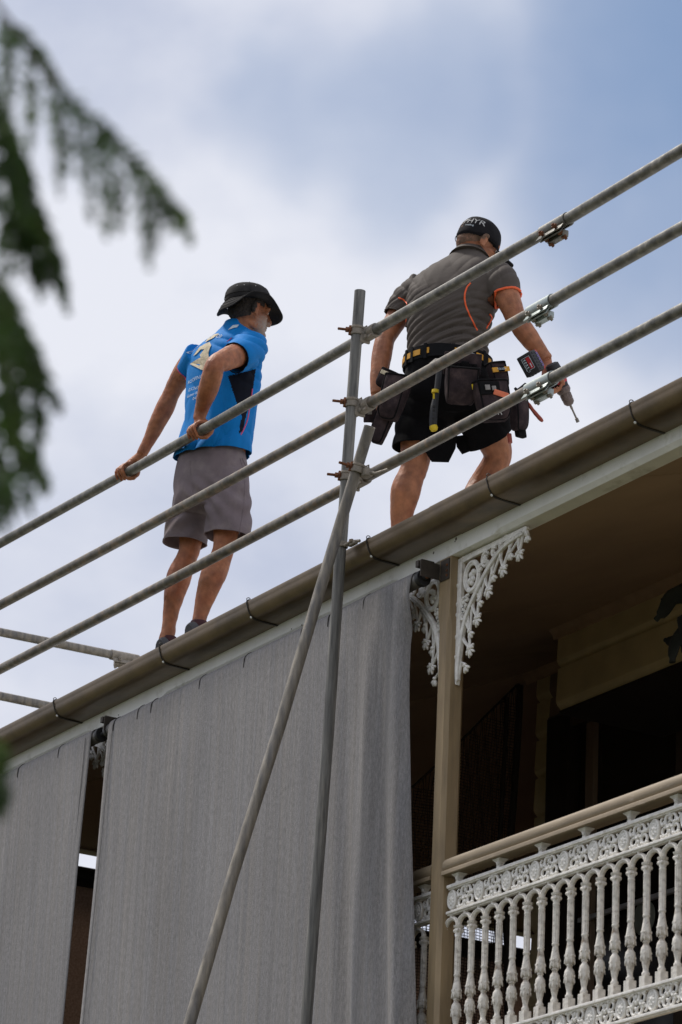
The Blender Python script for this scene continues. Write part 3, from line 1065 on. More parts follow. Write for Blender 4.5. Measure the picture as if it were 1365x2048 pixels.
def balustrade(xa, xb, first, label):
    """xa..xb between post faces; first = x of one baluster"""
    y = 7.343
    t = thing('balustrade', ((xa + xb) / 2, y, 4.2), label, 'balustrade', 'cast iron balustrade bays')
    o0 = worg(t)
    def inst(n, me, x, z=0.0, rot=None):
        o = bpy.data.objects.new(n, me)
        o.location = V((x, y, z)) - o0
        if rot: o.rotation_euler = rot
        return link(o, t)
    bm = NB()
    prof = [(.034 * math.sin(a), 5.181 + .034 * math.cos(a)) for a in np.linspace(math.radians(-125), math.radians(125), 18)]
    prof = prof + [(.026, 5.160), (.036, 5.158), (.038, 5.154), (.038, 5.141), (-.038, 5.141), (-.038, 5.154), (-.036, 5.158), (-.026, 5.160)]
    loft(bm, [[V((x, y + a, z)) for a, z in prof] for x in (xa, xb)])
    fin('handrail', bm, 'rail_tan', t)
    for z0, z1, d in ((5.089, 5.102, .018), (4.985, 4.9955, .018), (4.4605, 4.4715, .018), (4.360, 4.372, .018)):
        bm = NB()
        bx(bm, (xa + .012, y - d, z0), (xb - .012, y + d, z1), 0, .002)
        bx(bm, (xa + .012, y - d * .55, z0 - .005), (xb - .012, y + d * .55, z0 + .002))
        fin('bar', bm, 'iron_white', t)
    i = math.ceil((xa + .03 - first) / SP)
    while first + i * SP < xb - .03:
        x = first + i * SP
        inst('baluster', BM_, x, 0, (0, 0, random.choice((0, PI / 2, PI))))
        inst('arch', AM_, x - SP / 2)
        if i % 2 == 0:
            inst('medallion', MM_, x - SP / 2, 5.0425)
            inst('scroll', SM_, x + SP / 2, 5.0425)
            inst('medallion', MM_, x - SP / 2, 4.417)
            inst('scroll', SM_, x + SP / 2, 4.417, (0, PI, 0))
        if i % 3 == 0:
            inst('rail_foot', FM_, x - .006)
        if i % 6 == 0:
            bm = NB()
            bx(bm, (x - .014, y - .012, 4.2), (x + .014, y + .012, 4.358), 0, .003)
            fin('leg', bm, 'iron_white', t)
        i += 1
    return t
balustrade(-11.665 + PW, -8.88 - PW, -11.540, 'white cast iron balustrade with tan handrail in the open bay right of the post')
balustrade(-14.45 + PW, -11.665 - PW, -11.790, 'white cast iron balustrade mostly hidden behind the wide grey blind')
# ------------------------------------------------------------------ outdoor blinds
def sstep(a, b, x):
    t = min(1, max(0, (x - a) / (b - a)))
    return t * t * (3 - 2 * t)
def blind(label, xl, xr, zbot, hooks, ragged):
    """xl, xr: functions of z"""
    yc, zc, r = 7.243, 6.402, .034
    t = thing('roller_blind', ((xl(6.4) + xr(6.4)) / 2, yc, zc), label, 'blind', 'grey shade cloth blinds along the verandah')
    path = [(yc + r * math.sin(a), zc + r * math.cos(a), 0.0) for a in np.linspace(math.radians(110), math.radians(-75), 12)]
    for k in range(1, 71):
        path.append((yc - r - .001, zc + .01 - (zc - zbot) * (k / 70), k / 70))
    n = 130
    bm = NB()
    rows = []
    for (y, z, tt) in path:
        row = []
        for i in range(n + 1):
            s = i / n
            a, b = xl(z), xr(z)
            x = a + (b - a) * s
            dy = .006 * math.sin(s * 17 + 1.3 * math.sin(tt * 3)) * sstep(0, .3, tt) + .004 * noise.noise(V((x * 2.2, 0, z * .6)))
            if ragged:
                w = sstep(.72, .93, s)
                dy += w * sstep(.0, .22, tt) * (.015 * math.sin((s - .72) * 62 + tt * 1.2) + .006 * math.sin((s - .7) * 118 - tt * 2))
                e = sstep(.975, 1, s) * sstep(.02, .10, tt)
                dy += e * .050
                x -= e * .006
                x -= .035 * sstep(.9, 1, s) * math.exp(-((tt - .03) / .03) ** 2) * 0
            e2 = 1 - sstep(.010, .016, s) if ragged else 0
            dy -= .003 * e2
            row.append(bm.verts.new((x, y + dy, z)))
        rows.append(row)
    for a, b in zip(rows[:-1], rows[1:]):
        for i in range(n):
            bm.faces.new((a[i], a[i + 1], b[i + 1], b[i]))
    me = bpy.data.meshes.new('cloth')
    bm.to_mesh(me)
    bm.free()
    me = solidify(me, .003)
    mesh_obj('cloth', me, 'shade_cloth', t)
    for side, off in ((xl, .046), (xr, -.050)):                       # stitched hems
        bm = NB()
        tube(bm, [(side(z) + off, yc - r - (.0075 if off > 0 or not ragged else .022), z) for z in np.linspace(6.40, zbot + .05, 30)], .0016, 5)
        if off > 0 or not ragged:
            fin('hem_seam', bm, 'roller_grey', t)
        else:
            bm.free()
    bm = NB()
    a, b = xl(zc) - .075, xr(zc) + .045
    lathe(bm, [(.029, 0), (.0305, .004), (.0305, b - a - .004), (.029, b - a)], (a, yc, zc), V((1, 0, 0)), 18)
    fin('roller', bm, 'roller_grey', t)
    for xx in (a, b - .024):
        bm = NB()
        lathe(bm, [(.034, 0), (.035, .003), (.035, .021), (.033, .024), (.012, .0245), (.010, .045)], (xx if xx > a else xx + .024, yc, zc), V((1 if xx > a else -1, 0, 0)), 18)
        fin('end_cap', bm, 'black_plastic', t)
    bm = NB()
    lathe(bm, [(.018, 0), (.018, xr(zbot) - xl(zbot))], (xl(zbot), yc - r, zbot), V((1, 0, 0)), 12)
    fin('bottom_bar', bm, 'black_plastic', t)
    for px, py in hooks:
        p = atY(px, py, 7.205)
        bm = NB()
        q = [(p.x + .016, yc - .010, zc + .0365), (p.x + .010, yc - .024, zc + .029), (p.x + .004, yc - .037, zc + .010), (p.x, yc - .0385, zc - .014), (p.x - .001, yc - .038, zc - .034)]
        tube(bm, [V(w) for w in cr(q, 4)], .0024, 6)
        fin('hook', bm, 'strap_dark', t)
    return t
def lin(*kn):
    zs = [k[0] for k in kn][::-1]
    xs_ = [k[1] for k in kn][::-1]
    return lambda z: float(np.interp(z, zs, xs_))
blind('wide grey shade cloth blind hanging left of the tan post behind the scaffold poles',
      lin((6.5, -14.425), (6.38, -14.430), (5.0, -14.528), (4.0, -14.60)),
      lin((6.5, -11.77), (6.42, -11.77), (6.30, -11.795), (6.15, -11.815), (5.4, -11.755), (4.54, -11.668), (4.0, -11.66)),
      4.05, [(228, 1446), (276, 1421), (303, 1407), (400, 1358), (489, 1314), (657, 1231), (728, 1196), (603, 1256)], True)
blind('narrow grey shade cloth blind at the far left end of the verandah',
      lin((6.5, -16.72), (4.0, -16.76)), lin((6.5, -14.612), (6.37, -14.615), (5.03, -14.693), (4.0, -14.76)),
      4.05, [(118, 1494), (37, 1533)], False)

# steel brackets that carry the rollers on the posts
def roller_bracket(x, sgn, label):
    t = thing('roller_bracket', (x, 7.30, 6.42), label, 'bracket', 'steel roller brackets on the posts')
    bm = NB()
    y0 = PY - PW
    bx(bm, (x - .030, y0 - .005, 6.385), (x + .036, y0 - .001, 6.474), 0, .001)
    fin('back_plate', bm, 'bracket_steel', t, smooth=False)
    bm = NB()
    bx(bm, (x - .036, 7.205, 6.395), (x - .031, y0 - .006, 6.462), 0, .001)
    bx(bm, (x - .050, 7.212, 6.448), (x - .0365, y0 - .030, 6.470), 0, .001)
    bx(bm, (x - .074, 7.205, 6.440), (x - .051, 7.262, 6.468), 0, .002)
    fin('arm', bm, 'bracket_steel', t, smooth=False)
    bm = NB()
    lathe(bm, [(.010, 0), (.010, .03)], (x - .066, 7.243, 6.402), V((1, 0, 0)), 10)
    for dz in (.012, .032, .056):
        lathe(bm, [(.006, 0), (.005, .004)], (x + .022, y0 - .005, 6.39 + dz), V((0, -1, 0)), 8)
    fin('bolt', bm, 'rust', t)
    return t
roller_bracket(-11.665, 1, 'brown steel roller bracket bolted to the top of the tan post')
roller_bracket(-14.45, 1, 'dark steel roller bracket in the gap between the two grey blinds')

# the blind that closes the end of the verandah, with daylight above it
t = thing('end_blind', (-16.86, 10.5, 6.34), 'brown mesh blind closing the far end of the verandah under a bright gap', 'blind')
bm = NB()
lathe(bm, [(.055, 0), (.055, 6.2)], (-16.86, 7.42, 6.345), V((0, 1, 0)), 14)
fin('roller', bm, 'black_plastic', t)
bm = NB()
bx(bm, (-16.862, 7.42, 5.50), (-16.858, 13.6, 6.30))
fin('cloth', bm, 'brown_mesh', t, smooth=False)
bm = NB()
bx(bm, (-16.88, 7.42, 5.40), (-16.84, 13.6, 5.50))
fin('bottom_bar', bm, 'black_plastic', t, smooth=False)
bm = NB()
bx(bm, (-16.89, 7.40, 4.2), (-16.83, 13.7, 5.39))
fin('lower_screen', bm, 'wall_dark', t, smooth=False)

# black netting strung across the end verandah
t = thing('netting', (-14.62, 8.6, 4.2), 'black netting hung between the wall corner and the front of the verandah', 'netting')
def nety(y):
    return float(np.interp(y, [7.46, 8.3, 8.95, 9.62], [5.25, 5.80, 6.42, 7.15]))
def netp(y, z):
    return V((-14.62 + .05 * noise.noise(V((y * 1.5, z * .8, 3))) + .03 * math.sin(y * 7 + z), y + .03 * noise.noise(V((y, z * 1.2, 9))), z))
bm = NB()
y = 7.46
c = .0155
while y < 9.62:
    top = nety(y)
    m = max(2, int((top - 4.22) / .14))
    tube(bm, [netp(y + .010 * math.sin(40 * k + y * 90), 4.22 + (top - 4.22) * k / m) for k in range(m + 1)], .0021, 3, False)
    y += c
z = 4.22
while z < 7.12:
    ys = [q for q in np.linspace(7.46, 9.62, 22) if nety(q) >= z]
    if len(ys) > 1:
        tube(bm, [netp(q, z) for q in ys], .0021, 3, False)
    z += c
fin('mesh', bm, 'net_black', t).__setitem__('kind', 'stuff')
bm = NB()
tube(bm, [netp(q, nety(q)) for q in np.linspace(7.46, 9.62, 26)], .006, 6)
tube(bm, [netp(9.60, q) + V((0, .02, 0)) for q in np.linspace(4.22, 7.13, 20)], .018, 6)
tube(bm, [netp(9.52, q) + V((0.01, .02, 0)) for q in np.linspace(4.22, 7.05, 20)], .012, 6)
fin('edge_cord', bm, 'net_black', t)

# dark hanging plant under the ceiling at the right edge
p0 = atY(1400, 1262, 8.3)
t = thing('hanging_plant', p0, 'dark lobed hanging plant against the boarded bulkhead at the right edge', 'plant')
bm = NB()
def lobe(pts, w):
    q = cr(pts, 5)
    rings = []
    P3 = [atY(a, b, 8.3 + d) for a, b, d in q]
    T, N, B = frames(P3, (0, 1, 0))
    for k, (p, nn, bb) in enumerate(zip(P3, N, B)):
        f = k / (len(P3) - 1)
        ww = w * (.55 + .45 * math.sin(PI * min(1, f * .9 + .2))) * (1 if f < .9 else .6)
        rings.append(ell(p, bb * ww, nn * .010, 12))
    loft(bm, rings)
lobe([(1395, 1250, 0), (1372, 1195, -.03), (1345, 1195, -.06), (1328, 1222, -.09), (1312, 1240, -.1)], .036)
lobe([(1420, 1250, 0), (1385, 1180, .03), (1352, 1183, .05), (1326, 1200, .06)], .030)
lobe([(1410, 1240, 0), (1380, 1255, -.05), (1352, 1285, -.07), (1345, 1325, -.08)], .055)
lobe([(1410, 1240, 0), (1372, 1270, .05), (1345, 1282, .07), (1331, 1280, .07)], .030)
lobe([(1410, 1240, 0), (1420, 1290, -.02), (1400, 1350, -.03), (1390, 1380, 0)], .06)
fin('fronds', bm, 'plant_black', t)
bm = NB()
lathe(bm, [(.02, -.10), (.075, -.09), (.09, .02), (.095, .05), (.08, .06)], p0, V((0, 0, 1)), 16)
tube(bm, [p0 + V((0, 0, .05)), V((p0.x, p0.y, cz(p0.y)))], .003, 5)
fin('pot', bm, 'plant_black', t)

# ------------------------------------------------------------------ scaffold
TR = .0238
def pole(name, pts, m, label, group, hollow=True):
    pts = [V(p) for p in pts]
    t = thing(name, pts[0], label, 'scaffold tube', group)
    bm = NB()
    T, N, B = frames(pts)
    ri = TR * .84
    n = 24
    d0, d1 = T[0], T[-1]
    rings = [ell(p, a * TR, b * TR, n) for p, a, b in zip(pts, N, B)]
    rings = [ell(pts[0] + d0 * .05, N[0] * ri, B[0] * ri, n), ell(pts[0], N[0] * ri, B[0] * ri, n)] + rings + \
            [ell(pts[-1], N[-1] * ri, B[-1] * ri, n), ell(pts[-1] - d1 * .05, N[-1] * ri, B[-1] * ri, n)]
    loft(bm, rings)
    o = fin('tube', bm, m, t)
    return t
RY = 7.143
def lineX(pxs, x0, x1, Y):
    """polyline through measured points of a rail, carried on straight to x0 and x1"""
    P = [atY(a, b, Y) for a, b in pxs]
    d0 = (P[0] - P[1]) / (P[0].x - P[1].x)
    d1 = (P[-1] - P[-2]) / (P[-1].x - P[-2].x)
    return [P[0] + d0 * (x0 - P[0].x)] + P + [P[-1] + d1 * (x1 - P[-1].x)]
RAILS = {
    'top': ([(0, 1087), (300, 920.5), (600, 748.9), (800, 631.7), (1109, 454)], [(1111, 453), (1240, 375.5), (1365, 300.4)]),
    'middle': ([(0, 1210.4), (250, 1077), (600, 885.3), (800, 773.8), (1083, 615)], [(1085, 614), (1165, 567.8), (1365, 455)]),
    'bottom': ([(0, 1339), (250, 1209.5), (600, 1024.5), (800, 918.4), (1080, 770)], [(1082, 769), (1165, 725.3), (1365, 619)])}
RL = {}
for nm, (A, Bq) in RAILS.items():
    a = lineX(A, -17.25, atY(*A[-1], RY).x, RY)[:-1]
    b = lineX(Bq, atY(*Bq[0], RY).x, -6.3, RY)[1:]
    RL[nm] = (a, b)
    pole('guard_rail', a, 'galv_brown' if nm != 'top' else 'galv_old', 'long grey %s guard rail tube left of its sleeve joint' % nm, 'guard rail tubes along the gutter')
    pole('guard_rail', b, 'galv_old', 'grey %s guard rail tube right of its sleeve joint' % nm, 'guard rail tubes along the gutter')
SY = 7.0945
ST = [atY(720.6 - .0735 * (y - 582), y, SY) for y in (582, 662, 805, 950, 1091)]
pole('standard', [ST[0], ST[1], ST[2], ST[3], ST[4]], 'galv_weather', 'upright scaffold tube standing above the gutter between the two men', 'upright scaffold tubes')
low = [atY(*q, SY) for q in ((682.0, 1093), (657.5, 1460), (635.5, 1748), (612.5, 2048))]
dl = (low[-1] - low[0]).normalized()
pole('standard', low + [low[-1] + dl * ((low[-1].z - .05) / -dl.z)], 'galv_weather', 'lower upright scaffold tube in front of the wide grey blind', 'upright scaffold tubes')
BR = [atY(740, 853, 7.035), atY(713, 942, 7.043), atY(640, 1182, 6.93), atY(561, 1450, 6.78), atY(465.7, 1752, 6.62), atY(379.6, 2048, 6.45)]
db = (BR[-1] - BR[-3]).normalized()
pole('brace', BR + [BR[-1] + db * ((BR[-1].z - .05) / -db.z)], 'galv_warm', 'slanting scaffold brace tube crossing the grey blind', 'upright scaffold tubes')
pole('standard', [V((-17.1, SY, 7.9)), V((-17.3, SY, .05))], 'galv_weather', 'corner upright scaffold tube beyond the left edge', 'upright scaffold tubes')
pole('standard', [V((-6.4, SY, 7.8)), V((-6.5, SY, .05))], 'galv_weather', 'far right upright scaffold tube beyond the right edge', 'upright scaffold tubes')
EX = -17.12
e1 = [atX(0, 1264, EX), atX(225, 1309.6, EX)]
e2 = [atX(0, 1391.8, EX), atX(85, 1409.5, EX)]
ends = []
for e, nm in ((e1, 'upper'), (e2, 'lower')):
    d = (e[1] - e[0]).normalized()
    ends.append(pole('guard_rail', [e[0] - d * 1.0, e[0], e[1], e[1] + d * 2.4], 'galv_warm', '%s guard rail tube along the left end of the roof' % nm, 'guard rail tubes at the end of the roof'))

def sleeve(a, b, label, m='galv_new', tilt=0.0):
    """sleeve coupler round a tube from a to b, flange and two bolts under it on the far side"""
    a, b = V(a), V(b)
    d = (b - a).normalized()
    ln = (b - a).length
    t = thing('sleeve_coupler', a, label, 'scaffold coupler', 'sleeve couplers on the rails')
    side = V((0, 0, 1)).cross(d).normalized()
    if side.y > 0: side = -side                        # towards -Y
    up = d.cross(side)
    if up.z < 0: up = -up
    n = 30
    R0, R1 = TR + .0012, TR + .0050
    def ringp(p, r): return [p + (side * math.cos(q) + up * math.sin(q)) * r for q in np.linspace(math.radians(-75), math.radians(255), n)]
    bm = NB()
    k = [ringp(a, R0), ringp(a, R1), ringp(b, R1), ringp(b, R0)]
    loft(bm, [[k[j][i] for j in range(4)] for i in range(n)])
    fin('shell', bm, m, t)
    bm = NB()
    c = (a + b) / 2
    rot = Matrix((d, side, up)).transposed()
    fdir = (side * .55 - up * .85).normalized()
    fn = d.cross(fdir)
    rot2 = Matrix((d, fdir, fn)).transposed()
    for o_ in (-.0045, .0085):
        box(bm, c + fdir * (TR + .017) + fn * o_, (ln * .98 if o_ < 0 else ln * .80, .034, .005), rot2, 0, .0015)
    box(bm, c - up * (TR + .020) - side * .012, (ln * .62, .030, .028), rot, 0, .004)
    fin('flange', bm, m, t)
    for s in (-.26, .26):
        bm = NB()
        p = c + d * ln * s + fdir * (TR + .018)
        lathe(bm, [(.006, 0), (.006, .085)], p + fn * -.030, fn * (1 if fn.dot(V((1, 1, 0))) > 0 else 1), 8)
        for z in (-.018, .018, .040):
            lathe(bm, [(.0115, 0), (.0115, .010)], p + fn * (z - .005), fn, 6)
        fin('bolt', bm, 'rust' if m == 'galv_brown' or 'top' in label else 'coupler_steel', t)
    return t
def on(nm, px, py):
    return atY(px, py, RY)
sleeve(on('top', 1087, 467), on('top', 1137, 438), 'sleeve coupler with rusty bolts joining the top guard rail', 'galv_old')
sleeve(on('middle', 1062, 626.5), on('middle', 1107, 601), 'bright galvanised sleeve coupler on the middle guard rail')
sleeve(on('bottom', 1058, 781.5), on('bottom', 1107, 755.5), 'bright galvanised sleeve coupler on the bottom guard rail below the drill')
d = (e1[1] - e1[0]).normalized()
sleeve(atX(222, 1309, EX), atX(276, 1320, EX), 'pale sleeve coupler at the gutter edge on the end guard rail', 'coupler_steel')

def clamp_parts(t, c, ax, bolt, big=1.0):
    """one half of a right-angle coupler: band round a tube along ax, hinge and rusty eye bolt; local to t"""
    ax = V(ax).normalized()
    bolt = (V(bolt) - ax * V(bolt).dot(ax)).normalized()
    q = ax.cross(bolt)
    bm = NB()
    for z in (-.014, .014):
        lathe(bm, [(TR + .001, z - .006), (TR + .0055, z - .005), (TR + .0065, z), (TR + .0055, z + .005), (TR + .001, z + .006)], c, ax, 26, cap=False, ref=bolt)
    lathe(bm, [(TR + .001, -.012), (TR + .003, -.012), (TR + .003, .012), (TR + .001, .012)], c, ax, 26, cap=False, ref=bolt)
    box(bm, c - bolt * (TR + .008), (.016, .020, .036), Matrix((bolt, q, ax)).transposed(), 0, .003)
    tube(bm, [c - bolt * (TR + .004) + ax * .016, c - bolt * (TR + .016) + ax * .028, c - bolt * (TR + .020) + ax * .012, c - bolt * (TR + .016) - ax * .012], .005, 6)
    fin('band', bm, 'coupler_steel', t, local=False)
    bm = NB()
    lathe(bm, [(.0062, 0), (.0062, .062), (.004, .064)], c + bolt * (TR - .004) + q * .004, bolt, 8)
    lathe(bm, [(.0125, .018), (.0125, .030)], c + bolt * (TR - .004) + q * .004, bolt, 6)
    lathe(bm, [(.0145, .010), (.0145, .016)], c + bolt * (TR - .004) + q * .004, bolt, 12)
    box(bm, c + bolt * (TR + .004), (.016, .022, .040), Matrix((bolt, q, ax)).transposed(), 0, .003)
    fin('eye_bolt', bm, 'rust', t, local=False)
SAX = (ST[0] - ST[-1]).normalized()
IMGL = (-CR * 1.0 - CF * .15)
for nm, y, px in (('top', 662, 714.5), ('middle', 806, 704.0), ('bottom', 953, 693.5)):
    c = atY(px, y, SY)
    rc = None
    t = thing('right_angle_coupler', c, 'rusty bolted coupler tying the %s guard rail to the upright tube' % nm, 'scaffold coupler', 'couplers on the upright tube')
    clamp_parts(t, c, SAX, IMGL + V((0, 0, .06)))
    rx = c + V((.055, RY - SY, -.012))
    k = RL[nm][0]
    rp = min((k[i] + (k[i + 1] - k[i]) * s / 20 for i in range(len(k) - 1) for s in range(21)), key=lambda w: (w - rx).length)
    i = min(range(len(k) - 1), key=lambda j: abs((k[j].x + k[j + 1].x) / 2 - rp.x))
    rax = (k[i + 1] - k[i]).normalized()
    bm = NB()
    lathe(bm, [(TR + .001, -.022), (TR + .006, -.021), (TR + .007, 0), (TR + .006, .021), (TR + .001, .022)], rp, rax, 26, cap=False)
    box(bm, rp - V((0, 0, TR + .008)) + V((-.004, -.012, .002)), (.060, .034, .012), None, 0, .004)
    box(bm, rp + V((-.040, -.020, -.022)), (.012, .05, .05), None, 0, .004)
    lathe(bm, [(.008, 0), (.008, .008)], rp + V((-.012, -.030, -TR - .004)), V((0, -1, 0)), 8)
    fin('rail_saddle', bm, 'coupler_steel', t)
c = atY(716, 937, 7.043)
t = thing('swivel_coupler', c, 'rusty bolted swivel coupler holding the slanting brace to the upright', 'scaffold coupler', 'couplers on the upright tube')
clamp_parts(t, c, (BR[0] - BR[2]).normalized(), IMGL + V((0, 0, .10)))
bm = NB()
box(bm, c + V((.020, .030, -.020)), (.05, .04, .035), None, 0, .006)
tube(bm, [c + V((.02, .02, -.012)), c + V((.06, .05, -.03)), c + V((.11, .08, -.02))], .008, 8)
fin('swivel_pin', bm, 'coupler_steel', t)
c = atY(689, 1091, SY - .004)
t = thing('gutter_clamp', c, 'small pale clamp where the lower upright tube meets the gutter lip', 'scaffold coupler')
bm = NB()
lathe(bm, [(TR + .001, -.012), (TR + .005, -.011), (TR + .005, .011), (TR + .001, .012)], atY(683, 1090, SY), SAX, 24, cap=False)
box(bm, c + V((.035, .020, .002)), (.055, .02, .014), None, 0, .004)
tube(bm, [c + V((.0, .0, 0)), c + V((.03, .015, .012)), c + V((.075, .03, .006))], .007, 7)
lathe(bm, [(.010, 0), (.010, .012)], c + V((.04, .01, .006)), V((0, -.2, 1)), 6)
fin('clamp_body', bm, 'coupler_steel', t)
# ------------------------------------------------------------------ people
def pw(px, py, h, r=None):
    p = atH(px, py, h)
    return (p.x, p.y, p.z, r) if r is not None else p
UP = V((0, 0, 1))
def head(bm, c, f, u, s):
    f, u = V(f).normalized(), V(u)
    u = (u - f * u.dot(f)).normalized()
    r = f.cross(u)
    def E(a, b, d, ra, rb, rc, tilt=0.0):
        # centre a*r + b*f + d*u ; radii along r, f, u
        ff = f * math.cos(tilt) + u * math.sin(tilt)
        uu = -f * math.sin(tilt) + u * math.cos(tilt)
        sphere(bm, c + (r * a + f * b + u * d) * s, (r * ra * s, ff * rb * s, uu * rc * s), 18, 12)
    E(0, -.012, .030, .076, .098, .092)
    E(0, -.035, -.010, .066, .068, .07)
    E(0, .030, -.035, .060, .062, .088)
    E(0, .045, -.092, .045, .046, .032)
    E(0, .082, -.108, .022, .018, .016)
    for k in (-1, 1):
        E(k * .040, .045, -.030, .024, .035, .022)          # cheek bone
        E(k * .045, .020, -.080, .016, .045, .028)          # jaw angle
        E(k * .031, .079, .020, .026, .014, .010)           # brow
        E(k * .034, .072, .002, .0135, .0135, .0135)        # eyeball with lids
        E(k * .081, -.008, -.016, .009, .018, .033, -.15)   # ear
        E(k * .086, -.014, -.012, .007, .011, .030, -.15)
        E(k * .086, .000, .010, .006, .012, .012)
        E(k * .084, -.006, -.042, .006, .010, .010)
        E(k * .012, .100, -.040, .010, .012, .009)          # nostril
    E(0, .083, .022, .030, .014, .012)
    tube(bm, [c + (f * a + u * d) * s for a, d in ((.088, .018), (.100, -.005), (.114, -.030), (.112, -.042), (.092, -.048))], [.010 * s, .010 * s, .0125 * s, .012 * s, .008 * s], 10)
    E(0, .089, -.066, .024, .012, .0065)                    # lips
    E(0, .086, -.079, .021, .012, .0075)
    return r
def finger(bm, pts, r0, r1=None):
    q = cr([tuple(p) for p in pts], 4)
    m = len(q)
    r1 = r1 or r0 * .8
    tube(bm, [V(w) for w in q], [r0 + (r1 - r0) * i / (m - 1) for i in range(m)], 9)
    sphere(bm, V(q[-1]), (V((r1, 0, 0)), V((0, r1, 0)), V((0, 0, r1))), 8, 6)
    for k in (len(q) // 3, 2 * len(q) // 3):                # knuckle
        sphere(bm, V(q[k]), (V((r0 * 1.06, 0, 0)), V((0, r0 * 1.06, 0)), V((0, 0, r0 * 1.06))), 8, 6)
def ridge(x):
    return 1 - abs(2 * (x - math.floor(x)) - 1)
def puff(x):
    """rounded folds with narrow creases between them, about -.6 .. .35"""
    return abs(math.sin(math.pi * x)) ** .7 - .6
def face_mat(me, fn):
    for p in me.polygons:
        k = fn(V(p.center), V(p.normal))
        if k:
            p.material_index = k
def inpoly(x, y, P):
    c = False
    j = len(P) - 1
    for i in range(len(P)):
        if (P[i][1] > y) != (P[j][1] > y) and x < (P[j][0] - P[i][0]) * (y - P[i][1]) / (P[j][1] - P[i][1]) + P[i][0]:
            c = not c
        j = i
    return c
def snap_line(bvh, pts, n, r, name, m, parent, cast=None):
    """piping: a thin cord laid on the cloth under the given points"""
    q = [V(w) for w in cr([tuple(p) for p in pts], n)]
    out = []
    for p in q:
        if cast is not None:
            hit = bvh.ray_cast(p - V(cast).normalized() * .5, cast)
            if hit[0] is None: continue
            out.append(hit[0])
        else:
            out.append(bvh.find_nearest(p)[0])
    bm = NB()
    tube(bm, out, r, 6)
    return fin(name, bm, m, parent)
def hem_ring(me, c, nrm, rad, r, name, m, parent, part=None):
    """cord along the open edge of the cloth near c"""
    bm = bmesh.new()
    bm.from_mesh(me)
    ax = V(nrm).normalized()
    a1 = ax.orthogonal().normalized()
    a2 = ax.cross(a1)
    pts = []
    for e in bm.edges:
        if e.is_boundary:
            p = (e.verts[0].co + e.verts[1].co) / 2
            if (p - V(c)).length < rad and abs((p - V(c)).dot(ax)) < .004:
                d = p - V(c)
                pts.append((math.atan2(d.dot(a2), d.dot(a1)), p.copy()))
    bm.free()
    pts.sort(key=lambda q: q[0])
    pts = [p for t, p in pts][::2]
    if len(pts) < 6: return
    if part: pts = [p for p in pts if part(p)]
    b2 = NB()
    tube(b2, [p + ax * .001 for p in pts] + ([pts[0]] if not part else []), r, 6, False)
    return fin(name, b2, m, parent)

# ================================================================== the man in blue
H1 = 15.60
R1 = V((math.cos(math.radians(20)), math.sin(math.radians(20)), 0))      # his right
F1 = V((-R1.y, R1.x, 0))                                                 # where he faces
base1 = V((-13.82, 7.30, roofz(7.30)))
bm = NB()
def torso(bm, rows, R, F, grow=0.0, n=26, k=4):
    q = cr(rows, k)
    rings = []
    for px, py, h, a, b in q:
        c = atH(px, py, h)
        w = [c + R * (math.copysign(abs(math.cos(t)) ** .82, math.cos(t)) * (a + grow)) + F * (math.copysign(abs(math.sin(t)) ** .9, math.sin(t)) * (b + grow)) for t in np.linspace(0, 2 * PI, n, endpoint=False)]
        rings.append(w)
    loft(bm, rings)
T1 = [(477, 655, 15.60, .058, .060), (468, 672, 15.60, .095, .070), (458, 690, 15.60, .150, .090), (451, 712, 15.60, .178, .108),
      (449, 745, 15.60, .182, .125), (446, 790, 15.60, .170, .128), (439, 840, 15.60, .162, .126), (431, 885, 15.60, .166, .130), (425, 935, 15.60, .172, .135), (421, 985, 15.6, .165, .13)]
torso(bm, T1, R1, F1, -.012)
limb(bm, [pw(482, 672, 15.60, .060), pw(488, 650, 15.58, .056), pw(495, 630, 15.58, .056)])            # neck
HC1 = atH(500, 622, 15.58)
FH1 = V((0.02, 1.0, -.06)).normalized()
head(bm, HC1, FH1, UP, .98)
# arms
RA = [pw(502, 695, 15.48, .062), pw(478, 708, 15.35, .058), pw(452, 719, 15.25, .053), pw(432, 730, 15.19, .046), pw(425, 752, 15.20, .048), pw(416, 782, 15.25, .046), pw(405, 815, 15.345, .034), pw(398, 840, 15.365, .029)]
limb(bm, RA)
sphere(bm, atH(427, 733, 15.175), tuple(V(q) * .030 for q in ((1, 0, 0), (0, 1, 0), (0, 0, 1))))
LA = [pw(393, 716, 15.66, .060), pw(376, 733, 15.72, .055), pw(357, 763, 15.78, .047), pw(342, 790, 15.82, .041), pw(331, 815, 15.84, .045), pw(316, 845, 15.87, .041), pw(298, 882, 15.90, .031), pw(284, 908, 15.915, .027)]
limb(bm, LA)
sphere(bm, atH(341, 795, 15.81), tuple(V(q) * .027 for q in ((1, 0, 0), (0, 1, 0), (0, 0, 1))))
